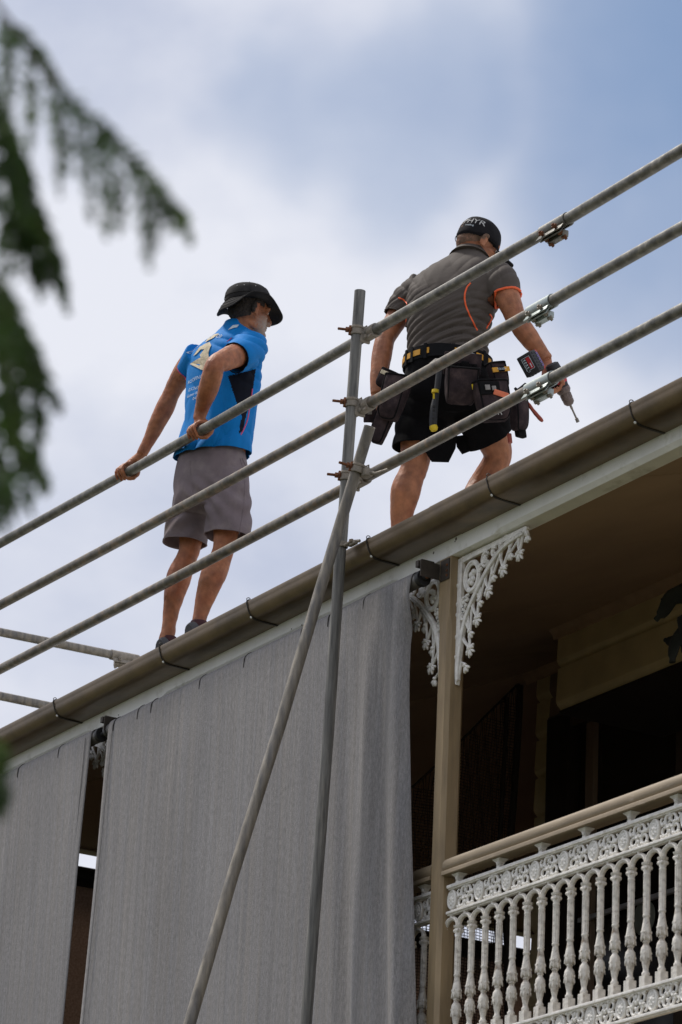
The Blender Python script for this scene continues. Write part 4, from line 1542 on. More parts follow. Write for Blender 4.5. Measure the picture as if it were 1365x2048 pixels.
# hands round the rail (its axis is X, through RY)
def grip(bm, xs_, wrist, zc, rad=TR):
    """xs_: x of index, middle, ring, little finger; fingers over the top towards -Y, thumb round the back"""
    def rp(x, ang, r):
        a = math.radians(ang)
        return V((x, RY - math.cos(a) * r, zc(x) + math.sin(a) * r))
    lens = (-62, -80, -70, -45)
    for i, x in enumerate(xs_):
        rf = (.0090, .0093, .0090, .0080)[i]
        r = rad + rf * .95
        kx = x + (.004, .0, -.002, -.004)[i]
        k0 = rp(x, 100, r + .014)
        pts = [k0 + V((0, .028, .004)), rp(kx, 88, r + .011), rp(x, 48, r + .007), rp(x - .001, 5, r + .002), rp(x - .003, lens[i], r)]
        finger(bm, pts, rf, rf * .84)
    xm = (xs_[0] + xs_[-1]) / 2
    w = V(wrist)
    a = rp(xs_[0] - .002, 98, rad + .020)
    b = rp(xs_[-1] + .003, 98, rad + .018)
    rings = []
    for f in np.linspace(0, 1, 7):
        c = w * (1 - f) + (a + b) / 2 * f
        half = (a - b) * .5 * (.55 + .45 * f) + (a - b).normalized() * .012
        th = (b - a).cross(w - (a + b) / 2).normalized() * (.021 - .005 * f)
        rings.append(ell(c, half, th, 14))
    loft(bm, rings)
    t0 = w * .55 + a * .45 + V((.012, .012, 0))
    finger(bm, [t0, rp(xs_[0] + .022, 150, rad + .020), rp(xs_[0] + .024, 195, rad + .013), rp(xs_[0] + .012, 248, rad + .012), rp(xs_[0] + .004, 275, rad + .012)], .0135, .010)
topA = RL['top'][0]
def zrail(x):
    k = topA
    for i in range(len(k) - 1):
        if min(k[i].x, k[i + 1].x) <= x <= max(k[i].x, k[i + 1].x):
            f = (x - k[i].x) / (k[i + 1].x - k[i].x)
            return k[i].z + (k[i + 1].z - k[i].z) * f
    return k[-1].z
xr0 = atY(403, 862, RY).x
xs_r = [xr0, xr0 - .023, xr0 - .046, xr0 - .067]
grip(bm, xs_r, V(RA[-1][:3]), zrail)
xl0 = atY(246, 946, RY).x
xs_l = [xl0 + .064, xl0 + .042, xl0 + .019, xl0 - .006]
grip(bm, [xs_l[0], xs_l[1], xs_l[2], xs_l[3]], V(LA[-1][:3]), zrail)
# legs
RLg = [pw(452, 945, 15.56, .068), pw(456, 985, 15.52, .074), pw(454, 1040, 15.50, .066), pw(450, 1085, 15.49, .053), pw(444, 1110, 15.485, .050), pw(428, 1148, 15.475, .059), pw(413, 1190, 15.475, .047), pw(401, 1232, 15.475, .033), pw(398, 1250, 15.475, .034)]
limb(bm, RLg)
LLg = [pw(402, 950, 15.66, .068), pw(394, 990, 15.69, .074), pw(386, 1045, 15.70, .064), pw(380, 1095, 15.71, .052), pw(373, 1118, 15.715, .050), pw(358, 1155, 15.72, .058), pw(347, 1200, 15.72, .045), pw(339, 1245, 15.72, .033), pw(338, 1262, 15.72, .034)]
limb(bm, LLg)
def foot_pos(leg):
    a = V(leg[-1][:3])
    return V((a.x, a.y, roofz(a.y)))
for leg in (RLg, LLg):
    a = V(leg[-1][:3])
    g = roofz(a.y)
    limb(bm, [(a.x, a.y, a.z, .034), (a.x - .004, a.y - .010, g + .05, .034), (a.x - .01, a.y + .05, g + .06, .034), (a.x - .03, a.y + .13, g + .075, .030)])
me = fuse(bm, .0043, 3)
displace(me, lambda p, n: .0022 * noise.noise(p * 17) + .0010 * noise.noise(p * 48) if p.z < HC1.z - .14 else 0.0)
person1 = mesh_obj('person', me, 'skin', None, base1)
tag(person1, 'standing person in a wide brimmed hat and bright blue shirt holding the top rail', 'person')

# eyes
bm = NB()
rr = FH1.cross(UP)
for k in (-1, 1):
    sphere(bm, HC1 + (rr * k * .034 + FH1 * .0765 + UP * .002) * .98, tuple(V(q) * .0100 for q in ((1, 0, 0), (0, 1, 0), (0, 0, 1))), 10, 7)
fin('eyes', bm, 'eye_white', person1)['kind'] = 'stuff'

# shirt
bm = NB()
TS = [(480, 646, 15.60, .062, .064), (475, 657, 15.60, .066, .067), (468, 670, 15.60, .098, .074), (458, 688, 15.60, .155, .096), (450, 712, 15.60, .184, .116),
      (449, 745, 15.60, .187, .134), (446, 790, 15.60, .178, .140), (440, 840, 15.60, .171, .139), (432, 885, 15.60, .174, .142), (424, 922, 15.60, .180, .146), (421, 955, 15.6, .180, .146)]
torso(bm, TS, R1, F1, 0.004)
limb(bm, [pw(500, 695, 15.52, .086), pw(497, 699, 15.45, .084), pw(488, 706, 15.39, .079), pw(479, 711, 15.345, .074), pw(471, 714.5, 15.32, .070)], 4, 22)
limb(bm, [pw(400, 713, 15.645, .078), pw(390, 724, 15.68, .069), pw(381, 735, 15.71, .062), pw(374, 745, 15.73, .0585)], 4, 22)
me = fuse(bm, .005, 6)
def wr1(p, n):
    d = p - base1
    r = d.dot(R1)
    z = p.z
    v = .0035 * noise.noise(V((r * 9, p.y * 9, z * 3)))
    a = noise.noise(V((r * 14 + z * 3, p.y * 4, z * 2.0)))
    v += .010 * max(0, a) * sstep(8.25, 7.6, z)
    v += .012 * puff(z * 9 - r * 8 + 1.1 * noise.noise(p * 4)) * sstep(7.95, 7.7, z) * (.5 + noise.noise(p * 3))
    v += .009 * puff(r * 8 + z * 1.5 + .9 * noise.noise(p * 3)) * sstep(8.1, 7.9, z)
    # pull lines running from the near shoulder into the sleeve
    q = V(RA[0][:3])
    e = p - q
    w = math.exp(-(e.length / .16) ** 2)
    v += .015 * w * puff(e.z * 17 + r * 9 + .7 * noise.noise(p * 7))
    v += .009 * sstep(7.75, 7.58, z) * puff(r * 11 + .6 * noise.noise(p * 5))
    return v
displace(me, wr1)
upR = (V(RA[1][:3]) - V(RA[3][:3])).normalized()
upL = (V(LA[1][:3]) - V(LA[3][:3])).normalized()
hr, hl = atH(460, 719, 15.28), atH(366, 755, 15.752)
sR = (CR * (742 - 687) + -CU * -(742 - 687))
hr, hl = atH(471, 714.5, 15.32), atH(374, 745, 15.73)
nR = (atH(471, 714.5, 15.32) - atH(479, 711, 15.345)).normalized()
nL = (atH(374, 745, 15.73) - atH(381, 735, 15.71)).normalized()
open_end(me, hr, nR, .092)
open_end(me, hl, nL, .080)
cut(me, [(atH(424, 913, 15.60), V((0, 0, -1)) + F1 * .10, .34), (atH(481, 650, 15.60), V((0, .35, 1)), .10)])
panel = [(456, 752), (512, 738), (507, 775), (499, 812), (494, 826), (486, 862), (478, 868), (484, 832), (472, 800)]
def pm(c, n):
    if n.dot(CF) > -.05: return 0
    x, y = topx(c)
    if c.z > hr.z + .02: return 0
    return 1 if inpoly(x, y, panel) and (c - hr).length > .03 else 0
face_mat(me, pm)
shirt_b = bvh_of(me)
hm = me.copy()
me = solidify(me, .003)
shirt1 = mesh_obj('shirt', me, ['shirt_blue', 'shirt_navy'], person1)
hem_ring(hm, hr, nR, .12, .0026, 'cuff_trim', 'shirt_navy', shirt1)
hem_ring(hm, hl, nL, .10, .0022, 'cuff_trim', 'pink_trim', shirt1)
snap_line(shirt_b, [atH(503, 775, 15.3), atH(501, 792, 15.3), atH(497, 815, 15.3), atH(493, 838, 15.3), atH(486, 856, 15.3), atH(480, 868, 15.3)], 4, .0032, 'piping', 'pink_trim', shirt1, CF)
snap_line(shirt_b, [atH(462, 672, 15.3), atH(452, 680, 15.3), atH(464, 686, 15.3)][:2], 4, .0025, 'piping', 'pink_trim', shirt1, CF)
# collar
bm = NB()
cc = atH(477, 652, 15.60)
rings = []
for z, g in ((-.012, .070), (.012, .067), (.030, .064), (.030, .061), (.0, .061)):
    rings.append(ell(cc + UP * z + F1 * (.02 + z * .3), R1 * g, F1 * (g + .004), 26))
loft(bm, rings)
fin('collar', bm, 'shirt_blue', shirt1)
# print on the back
oB = atH(437, 748, 15.60) - F1 * .5 + R1 * .01
def put(me, m, name='print', warp=None, dy=0, sc=1.0, dx=0, rot=0):
    for v in me.vertices:
        v.co = v.co * sc
        c, s = math.cos(rot), math.sin(rot)
        v.co = V((v.co.x * c - v.co.y * s, v.co.x * s + v.co.y * c, 0))
        v.co.x += dx
        v.co.y += dy
    project(me, shirt_b, oB, R1, UP, F1, .0042, warp)
    return mesh_obj(name, me, m, shirt1, smooth=False)
def bend(x, y):
    return x, y - x * x * 3.2
put(text_mesh('OVER THE TOP', .030), 'print_white', warp=bend, dy=.150, dx=-.03)
put(text_mesh('ROOFING', .026), 'print_white', dy=-.070, dx=-.045)
put(text_mesh('G.Chapman', .024), 'print_white', dy=-.115, dx=-.030)
put(text_mesh('Gutter Repairs', .021), 'print_white', dy=-.145, dx=-.030)
put(text_mesh('0448', .022), 'print_white', dy=-.172, dx=-.020)
logo = [[(-.125, -.045), (.055, -.040), (.055, .02), (.045, .045), (.0, .035), (-.06, .030), (-.115, .045)],
        [(-.045, .060), (-.02, .095), (.03, .105), (.05, .082), (.045, .045), (.01, .037), (.0, .050), (.018, .072), (-.005, .078), (-.025, .062)],
        [(.0, .112), (.035, .118), (.06, .140), (.03, .148), (.008, .135)]]
put(polymesh(logo), 'print_beige', dx=-.03, sc=1.22)
put(polymesh([[(-.018, -.018), (.02, -.004), (.016, .016), (-.006, .012)]]), 'print_white', dy=.205, dx=.095)

# shorts
bm = NB()
S1 = [(426, 905, 15.60, .160, .128), (425, 930, 15.60, .172, .142), (424, 960, 15.60, .180, .150), (423, 995, 15.60, .180, .148), (421, 1025, 15.60, .165, .125)]
torso(bm, S1, R1, F1, .0)
limb(bm, [pw(452, 960, 15.54, .110), pw(456, 1000, 15.515, .108), pw(457, 1045, 15.50, .106), pw(456, 1085, 15.49, .110), pw(453, 1115, 15.485, .112)], 4, 24)
limb(bm, [pw(400, 965, 15.675, .108), pw(391, 1005, 15.69, .105), pw(378, 1050, 15.70, .103), pw(368, 1090, 15.71, .104), pw(361, 1125, 15.715, .106)], 4, 24)
me = fuse(bm, .0055, 6)
def wr2(p, n):
    d = p - base1
    r = d.dot(R1)
    f = d.dot(F1)
    z = p.z
    v = .005 * noise.noise(V((r * 8, f * 8, z * 5)))
    v += .0062 * math.sin(2 * PI * (z * 8 + abs(r) * 10 * (1 if r > 0 else .6) + .8 * noise.noise(p * 3))) * (.6 + noise.noise(p * 5 + V((3, 1, 7)))) * sstep(6.95, 7.25, z) * sstep(7.52, 7.35, z)
    v += .0045 * math.sin(2 * PI * (r * 9 + z * 2 + .8 * noise.noise(p * 3))) * (.6 + noise.noise(p * 4)) * sstep(7.25, 7.0, z)
    return v
displace(me, wr2)
hR, hL = atH(456, 1073, 15.49), atH(366, 1086, 15.71)
cut(me, [(hR, V((-.05, -.06, -1)), .17), (hL, V((-.05, -.02, -1)), .17), (atH(426, 908, 15.6), UP, .25)])
hm = me.copy()
sb1 = bvh_of(me)
me = solidify(me, .004)
shorts1 = mesh_obj('shorts', me, 'shorts_grey', person1)
hem_ring(hm, hR, V((-.05, -.06, -1)), .17, .0030, 'hem', 'shorts_grey', shorts1)
hem_ring(hm, hL, V((-.05, -.02, -1)), .17, .0030, 'hem', 'shorts_grey', shorts1)
snap_line(sb1, [atH(376, 920, 15.3), atH(378, 945, 15.3), atH(384, 985, 15.3), atH(398, 1020, 15.3)], 5, .0020, 'seam', 'shorts_grey', shorts1, CF)
snap_line(sb1, [atH(478, 915, 15.3), atH(484, 940, 15.3), atH(488, 975, 15.3), atH(484, 1030, 15.3), atH(476, 1070, 15.3)], 5, .0022, 'seam', 'shorts_grey', shorts1, CF)
snap_line(sb1, [atH(482, 915, 15.3), atH(491, 935, 15.3), atH(497, 955, 15.3)], 5, .0030, 'pocket_edge', 'shorts_grey', shorts1, CF)

# hat
UH = (UP - R1 * .06 - FH1 * .02).normalized()
fh = (FH1 - UH * FH1.dot(UH)).normalized()
rh = fh.cross(UH)
hc = HC1 + UH * .033 - fh * .008
bm = NB()
prof = [(.1085, -.004), (.1095, .010), (.1075, .028), (.103, .050), (.094, .070), (.078, .083), (.044, .090), (.004, .092)]
rings = [[hc + (rh * math.cos(t) * r * .90 + fh * math.sin(t) * r * 1.06) + UH * z for t in np.linspace(0, 2 * PI, 40, endpoint=False)] for r, z in prof]
loft(bm, rings)
crown = fin('hat', bm, 'hat_black', person1)
def brimpt(t, q):
    s = math.sin(t)
    c = math.cos(t)
    wb, wf = sstep(.22, .98, -s), sstep(.1, .8, s)
    base = 1 + (.47 - .14 * wb) * q
    dz = -.004 + q * .006 * c * c - wb * (.028 * q + .036 * q * q) - wf * (.012 * q + .044 * q * q) + q * .003 * math.sin(3 * t + 1)
    return hc + rh * c * .098 * base + fh * s * .1155 * base + UH * dz
bm = NB()
N_ = 72
rings = []
for q in np.linspace(0, 1, 9):
    rings.append([brimpt(t, q) for t in np.linspace(0, 2 * PI, N_, endpoint=False)])
loft(bm, rings, False)
me = bpy.data.meshes.new('brim')
bmesh.ops.recalc_face_normals(bm, faces=bm.faces[:])
bm.to_mesh(me)
bm.free()
mesh_obj('brim', solidify(me, .003), 'hat_black', crown)
for q in (.3, .55, .8, .98):
    bm = NB()
    tube(bm, [brimpt(t, q) + UH * .0005 for t in np.linspace(0, 2 * PI, 73)], .0014, 5, False)
    fin('stitch_ring', bm, 'hat_black', crown)
bm = NB()
for zz in (.0, .022):
    tube(bm, [hc + (rh * math.cos(t) * .110 * .90 + fh * math.sin(t) * .110 * 1.06) + UH * zz for t in np.linspace(0, 2 * PI, 49)], .0016, 5, False)
fin('hat_band', bm, 'hat_black', crown)
bm = NB()
for t0 in (math.radians(-20), math.radians(160), math.radians(70), math.radians(-110)):
    pts = [hc + (rh * math.cos(t0) * r * .905 + fh * math.sin(t0) * r * 1.065) + UH * (z + .001) for r, z in prof[2:]]
    tube(bm, pts, .0016, 5)
fin('crown_seam', bm, 'hat_black', crown)
bm = NB()
for t0 in (math.radians(-5), math.radians(-35), math.radians(-55)):
    lathe(bm, [(.0022, 0), (.0025, .0012), (.001, .0014)], hc + (rh * math.cos(t0) * .100 * .905 + fh * math.sin(t0) * .100 * 1.065) + UH * .058, (rh * math.cos(t0) + fh * math.sin(t0)), 9)
fin('eyelets', bm, 'shoe_sole', crown)['kind'] = 'stuff'
# hair and beard
def hairshell(name, m, c, f, u, s, parent, test, bumpy=.004, grow=.006):
    r = f.cross(u)
    me_ = None
    bmh = NB()
    head(bmh, c, f, u, s)
    me_ = fuse(bmh, .0055, 3)
    def dsp(p, n):
        return grow + bumpy * (noise.noise(p * 90) + .6 * noise.noise(p * 170))
    displace(me_, dsp)
    b = bmesh.new()
    b.from_mesh(me_)
    kill = []
    for fc in b.faces:
        d = (fc.calc_center_median() - c) / s
        if not test(d.dot(r), d.dot(f), d.dot(u)):
            kill.append(fc)
    bmesh.ops.delete(b, geom=kill, context='FACES')
    b.to_mesh(me_)
    b.free()
    return mesh_obj(name, me_, m, parent)
UPh = (UP - FH1 * UP.dot(FH1)).normalized()
hairshell('hair', 'hair_dark', HC1, FH1, UPh, .98, person1, lambda a, b, d: (b < -.012 - .4 * max(0, -.02 - d) and d > -.075 + .3 * (b + .1)) or (d > .01 and b < .045))
def stubble(mname, org):
    """grey stubble over jaw and cheeks, part of the skin's own colour"""
    t = MAT[mname].node_tree
    b = t.nodes['Principled BSDF']
    old = b.inputs['Base Color'].links[0].from_socket
    co = t.nodes.new('ShaderNodeTexCoord')
    c = HC1 + FH1 * .058 - UPh * .074 - org
    sb = t.nodes.new('ShaderNodeVectorMath'); sb.operation = 'SUBTRACT'
    sb.inputs[1].default_value = c
    t.links.new(co.outputs['Object'], sb.inputs[0])
    dv = t.nodes.new('ShaderNodeVectorMath'); dv.operation = 'DIVIDE'
    dv.inputs[1].default_value = (.090, .064, .068)
    t.links.new(sb.outputs[0], dv.inputs[0])
    ln = t.nodes.new('ShaderNodeVectorMath'); ln.operation = 'LENGTH'
    t.links.new(dv.outputs[0], ln.inputs[0])
    nz = t.nodes.new('ShaderNodeTexNoise')
    nz.inputs['Scale'].default_value = 190
    nz.inputs['Detail'].default_value = 4
    t.links.new(co.outputs['Object'], nz.inputs[0])
    ad = t.nodes.new('ShaderNodeMath'); ad.operation = 'MULTIPLY_ADD'
    ad.inputs[1].default_value = 1.6
    t.links.new(nz.outputs[0], ad.inputs[0]); t.links.new(ln.outputs['Value'], ad.inputs[2])
    mr = t.nodes.new('ShaderNodeMapRange')
    mr.inputs[1].default_value = 1.95
    mr.inputs[2].default_value = 1.40
    mr.inputs[4].default_value = .92
    t.links.new(ad.outputs[0], mr.inputs[0])
    mx_ = t.nodes.new('ShaderNodeMixRGB')
    mx_.inputs[2].default_value = (.30, .245, .205, 1)
    t.links.new(mr.outputs[0], mx_.inputs[0]); t.links.new(old, mx_.inputs[1])
    t.links.new(mx_.outputs[0], b.inputs['Base Color'])
stubble('skin', base1)
# shoes and socks
def shoe(leg, parent, f, m='shoe_grey'):
    a = V(leg[-1][:3])
    g = roofz(a.y)
    sl = .305
    f = V((f.x, f.y, 0)).normalized()
    f3 = (f + UP * sl * f.y).normalized()
    u3 = (UP - f3 * UP.dot(f3)).normalized()
    r3 = f3.cross(u3)
    heel = V((a.x, a.y, g)) - f3 * .055
    rows = [(0.0, .028, .062), (.02, .036, .072), (.06, .036, .078), (.11, .038, .066), (.16, .045, .052), (.21, .046, .042), (.25, .036, .034), (.268, .015, .022)]
    bm = NB()
    rings = []
    for t, w, hh in rows:
        c = heel + f3 * t
        rings.append([c + r3 * (math.cos(q) * w) + u3 * (.018 + max(0, math.sin(q)) * hh - (0 if math.sin(q) > -.1 else .0)) for q in np.linspace(0, 2 * PI, 18, endpoint=False)])
    loft(bm, rings)
    o = fin('shoe', bm, m, parent)
    bm = NB()
    loft(bm, [[heel + f3 * t + r3 * (s_ * (w + .003)) + u3 * z for s_, z in ((-1, .002), (1, .002), (1, .021), (-1, .021))] for t, w, hh in rows])
    fin('sole', bm, 'shoe_sole', o)
    bm = NB()
    lathe(bm, [(.039, -.005), (.0405, .028), (.038, .040)], V((a.x, a.y, g + .055)), UP, 18, 0, False)
    fin('sock', bm, 'sock_maroon', o)
shoe(RLg, person1, F1)
shoe(LLg, person1, (F1 - R1 * .15))
# ================================================================== the man with the drill
H2 = 14.70
ang2 = math.radians(39)
R2 = V((math.cos(ang2), math.sin(ang2), 0))
F2 = V((-R2.y, R2.x, 0))
def on_roof(px, py, up=.09):
    return atP(px, py, 7.2, 6.62 + up, .305)
def hof(p): return (p - CAM).dot(HN)
base2 = atH(890, 1090, 14.8)
base2.z = roofz(base2.y)
bm = NB()
LK = (828, 936)
La = on_roof(798, 1112)
Ra = on_roof(893, 1092)
hLa, hRa = hof(La), hof(Ra)
T2 = [(940, 508, 14.72, .064, .066), (932, 524, 14.71, .115, .080), (924, 548, 14.70, .185, .105), (912, 585, 14.69, .208, .128), (902, 625, 14.69, .190, .135),
      (896, 665, 14.69, .172, .130), (895, 705, 14.69, .168, .128), (896, 740, 14.69, .178, .138), (896, 790, 14.69, .182, .145)]
torso(bm, T2, R2, F2, -.010)
limb(bm, [pw(936, 522, 14.72, .068), pw(944, 505, 14.72, .062), pw(952, 488, 14.72, .060)])
HC2 = atH(956, 489, 14.72)
az = math.radians(-4)
FH2 = V((-math.sin(az), math.cos(az), -.34)).normalized()      # turned right and looking down
UH2 = (UP - FH2 * UP.dot(FH2)).normalized()
head(bm, HC2, FH2, UP, .98)
RA2 = [pw(1003, 556, 14.60, .066), pw(1010, 580, 14.57, .060), pw(1021, 608, 14.56, .053), pw(1033, 638, 14.56, .046), pw(1046, 658, 14.57, .047), pw(1064, 682, 14.58, .043), pw(1084, 708, 14.60, .034), pw(1094, 720, 14.60, .031)]
limb(bm, RA2)
LA2 = [pw(824, 592, 14.80, .064), pw(808, 616, 14.81, .057), pw(788, 648, 14.81, .050), pw(772, 676, 14.80, .044), pw(766, 700, 14.79, .046), pw(760, 735, 14.78, .042), pw(755, 770, 14.77, .033), pw(754, 788, 14.77, .029)]
limb(bm, LA2)
sphere(bm, atH(771, 680, 14.78), tuple(V(q) * .028 for q in ((1, 0, 0), (0, 1, 0), (0, 0, 1))))
# relaxed left hand
w0 = atH(754, 788, 14.77)
dn = (V((0.02, -.03, -1))).normalized()
fw = V((.45, .6, 0)).normalized()
sd_ = dn.cross(fw)
rings = []
for f, a, b in ((0, .024, .020), (.03, .034, .019), (.065, .040, .017), (.09, .040, .014)):
    rings.append(ell(w0 + dn * f, fw * a, sd_ * b, 14))
loft(bm, rings)
for i in range(4):
    k0 = w0 + dn * .085 + fw * (.030 - .020 * i)
    ln = (.070, .078, .072, .056)[i]
    finger(bm, [k0 - dn * .02, k0 + dn * ln * .4 + sd_ * .006, k0 + dn * ln * .75 + sd_ * .022, k0 + dn * ln * .92 + sd_ * .040], .0095, .008)
finger(bm, [w0 + dn * .02 + fw * .028, w0 + dn * .05 + fw * .046 + sd_ * .012, w0 + dn * .085 + fw * .046 + sd_ * .026], .012, .010)
# drill hand: local frame of the drill
DB = (CR * .42 - CU * .90 + CF * .10).normalized()                 # bit direction
DH = (-CR * .80 - CU * .06 - CF * .58)                              # from the motor back to the battery
DH = (DH - DB * DH.dot(DB)).normalized()
DS = DB.cross(DH)
D0 = atH(1119, 762, 14.56)                                         # on the motor axis, where the grip meets it
GRIP = D0 + DH * .062
wr = V(RA2[-1][:3])
rings = []
tgt = GRIP - DB * .022
for f in np.linspace(0, 1, 6):
    c = wr * (1 - f) + tgt * f
    rings.append(ell(c, DH * (.026 + .012 * f), DS * (.024 + .004 * f), 14))
loft(bm, rings)
for i in range(4):
    o = GRIP + DH * (-.034 + .021 * i)
    rf = (.0092, .0094, .0090, .0082)[i]
    rg = .024
    sgn = -1 if DS.dot(CF) > 0 else 1                               # knuckles on the far side, tips come round to the near side
    pts = [o + (-DB * math.cos(a) - DS * sgn * math.sin(a)) * (rg + rf) for a in (math.radians(20), math.radians(75), math.radians(130), math.radians(190), math.radians(235))]
    finger(bm, pts, rf, rf * .85)
sgn = -1 if DS.dot(CF) > 0 else 1
o = GRIP + DH * -.038
finger(bm, [o + DH * .03 - DB * .030 + DS * sgn * .012, o + (-DB * .6 + DS * sgn * .8) * .035, o + (DB * .1 + DS * sgn * 1.0) * .032 - DH * .012, o + (DB * .6 + DS * sgn * .7) * .031 - DH * .018], .0125, .0100)
# legs
RL2 = [pw(948, 775, 14.64, .098), pw(966, 825, 14.68, .090), pw(985, 872, 14.74, .078), pw(996, 908, 14.79, .064), pw(990, 930, 14.81, .060), pw(966, 968, 14.86, .062), pw(936, 1015, (14.86 + hRa) / 2, .052), pw(906, 1070, hRa, .037), (Ra.x, Ra.y, Ra.z - .02, .037)]
limb(bm, RL2)
LL2 = [pw(846, 775, 14.76, .098), pw(842, 830, 14.75, .090), pw(835, 885, 14.74, .076), pw(829, 935, 14.74, .062), pw(822, 952, 14.74, .060), pw(811, 985, 14.745, .066), pw(804, 1030, (14.75 + hLa) / 2, .052), pw(800, 1080, hLa, .037), (La.x, La.y, La.z - .02, .037)]
limb(bm, LL2)
for a in (La, Ra):
    g = roofz(a.y)
    limb(bm, [(a.x, a.y, a.z, .036), (a.x, a.y - .01, g + .05, .036), (a.x - .03, a.y + .05, g + .06, .034), (a.x - .08, a.y + .11, g + .075, .030)])
me = fuse(bm, .0043, 3)
displace(me, lambda p, n: .0022 * noise.noise(p * 17) + .0010 * noise.noise(p * 48) if p.z < HC2.z - .14 else 0.0)
person2 = mesh_obj('person', me, 'skin_two', None, base2)
tag(person2, 'person in a black cap and charcoal polo shirt with tool belt walking up the roof', 'person')
bm = NB()
rr = FH2.cross(UH2)
for k in (-1, 1):
    sphere(bm, HC2 + (rr * k * .034 + FH2 * .0765 + UH2 * .002) * .98, tuple(V(q) * .0108 for q in ((1, 0, 0), (0, 1, 0), (0, 0, 1))), 10, 7)
fin('eyes', bm, 'eye_white', person2)['kind'] = 'stuff'

# polo shirt
bm = NB()
TS2 = [(943, 503, 14.72, .068, .068), (938, 512, 14.715, .078, .074), (931, 527, 14.71, .125, .090), (922, 550, 14.70, .196, .118), (911, 587, 14.69, .218, .140), (901, 627, 14.69, .200, .146),
       (896, 665, 14.69, .182, .142), (895, 700, 14.69, .180, .142), (896, 725, 14.69, .186, .148), (896, 750, 14.69, .186, .148)]
torso(bm, TS2, R2, F2, 0.0)
limb(bm, [pw(992, 556, 14.62, .083), pw(999, 564, 14.60, .082), pw(1003, 573, 14.585, .082), pw(1007, 584, 14.578, .077), pw(1010, 594, 14.572, .073)], 4, 22)
limb(bm, [pw(848, 584, 14.77, .092), pw(832, 594, 14.79, .088), pw(818, 606, 14.805, .082), pw(808, 621, 14.81, .077), pw(800, 635, 14.81, .075)], 4, 22)
me = fuse(bm, .0045, 6)
def wr3(p, n):
    d = p - base2
    r = d.dot(R2)
    z = p.z
    v = .003 * noise.noise(p * 8)
    x, y = topx(p)
    low = sstep(555, 640, y)
    # bunched folds sweeping across the lower back
    ph = z * 27 - r * 9 + (r * r) * 26 + 1.2 * noise.noise(V((r * 2.4, z * 3.0, 1)))
    v += .0115 * low * puff(ph) * (.8 + .9 * noise.noise(V((r * 3, z * 10, 5))))
    v += .0060 * low * puff(z * 41 - r * 17 + .9 * noise.noise(V((r * 2.5, z * 4, 7)))) * (.6 + noise.noise(V((r * 4, z * 6, 2))))
    # fans from the shoulders
    for q, k in ((V(RA2[0][:3]), 1), (V(LA2[0][:3]), -1)):
        e = p - q
        w = math.exp(-(e.length / .17) ** 2)
        v += .007 * w * puff(e.z * 12 - k * r * 15 + .6 * noise.noise(p * 4))
    v += .007 * (1 - low) * puff(r * 7 + z * 2 + .6 * noise.noise(p * 2.5)) * sstep(505, 540, y)
    return v
displace(me, wr3)
uR2 = (V(RA2[0][:3]) - V(RA2[2][:3])).normalized()
uL2 = (V(LA2[0][:3]) - V(LA2[2][:3])).normalized()
hr2, hl2 = atH(1010, 594, 14.572), atH(800, 635, 14.81)
nr2 = (hr2 - atH(1007, 584, 14.578)).normalized()
nl2 = (hl2 - atH(808, 621, 14.81)).normalized()
open_end(me, hr2, nr2, .079)
open_end(me, hl2, nl2, .090)
cut(me, [(atH(896, 738, 14.69), -UP, .34), (atH(943, 504, 14.72), V((.1, .3, 1)), .10)])
shirt2b = bvh_of(me)
hm = me.copy()
me = solidify(me, .003)
shirt2 = mesh_obj('polo_shirt', me, 'shirt_charcoal', person2)
hem_ring(hm, hr2, nr2, .125, .0055, 'cuff_trim', 'orange_trim', shirt2, lambda p: topx(p)[0] > 990 )
hem_ring(hm, hl2, nl2, .115, .0035, 'cuff_trim', 'shirt_charcoal', shirt2)
pts = [(944, 562), (936, 572), (932, 588), (934, 606), (941, 624), (950, 642), (958, 657)]
snap_line(shirt2b, [atH(x, y, 14.4) for x, y in pts], 5, .0040, 'piping', 'orange_trim', shirt2, CF)
pts = [(800, 586), (810, 590), (817, 600), (817, 620), (815, 640)]
snap_line(shirt2b, [atH(x, y, 14.4) for x, y in pts], 5, .0036, 'piping', 'orange_trim', shirt2, CF)
pts = [(977, 652), (981, 645), (986, 636), (989, 628), (984, 622)]
snap_line(shirt2b, [atH(x, y, 14.4) for x, y in pts], 5, .0045, 'piping', 'orange_trim', shirt2, CF)
bm = NB()
cc = atH(940, 512, 14.715)
tl = (UP + F2 * .35).normalized()
fl = (F2 - tl * F2.dot(tl)).normalized()
rings = [ell(cc + tl * z + fl * .012, R2 * g, fl * (g + .006), 28) for z, g in ((-.022, .098), (-.006, .088), (.014, .078), (.030, .073), (.030, .069), (-.005, .070))]
loft(bm, rings)
fin('collar', bm, 'shirt_charcoal', shirt2)

# shorts
bm = NB()
S2 = [(895, 705, 14.69, .172, .135), (896, 740, 14.69, .186, .150), (896, 780, 14.70, .194, .158), (896, 815, 14.70, .190, .155), (894, 845, 14.71, .165, .13)]
torso(bm, S2, R2, F2, .0)
limb(bm, [pw(944, 790, 14.65, .118), pw(960, 825, 14.67, .115), pw(975, 862, 14.71, .112), pw(985, 890, 14.75, .112), pw(995, 925, 14.80, .112)], 4, 24)
limb(bm, [pw(850, 790, 14.76, .118), pw(848, 830, 14.75, .116), pw(840, 870, 14.74, .112), pw(836, 900, 14.735, .112), pw(832, 940, 14.735, .112)], 4, 24)
me = fuse(bm, .007, 5)
displace(me, lambda p, n: .008 * noise.noise(p * 7) + .010 * puff(p.z * 8 + p.x * 5 + .9 * noise.noise(p * 4)))
ca, cb = atH(978, 878, 14.73), atH(837, 897, 14.735)
na, nb_ = (atH(995, 925, 14.80) - atH(966, 838, 14.68)).normalized() + CR * .15, V((-.05, 0, -1))
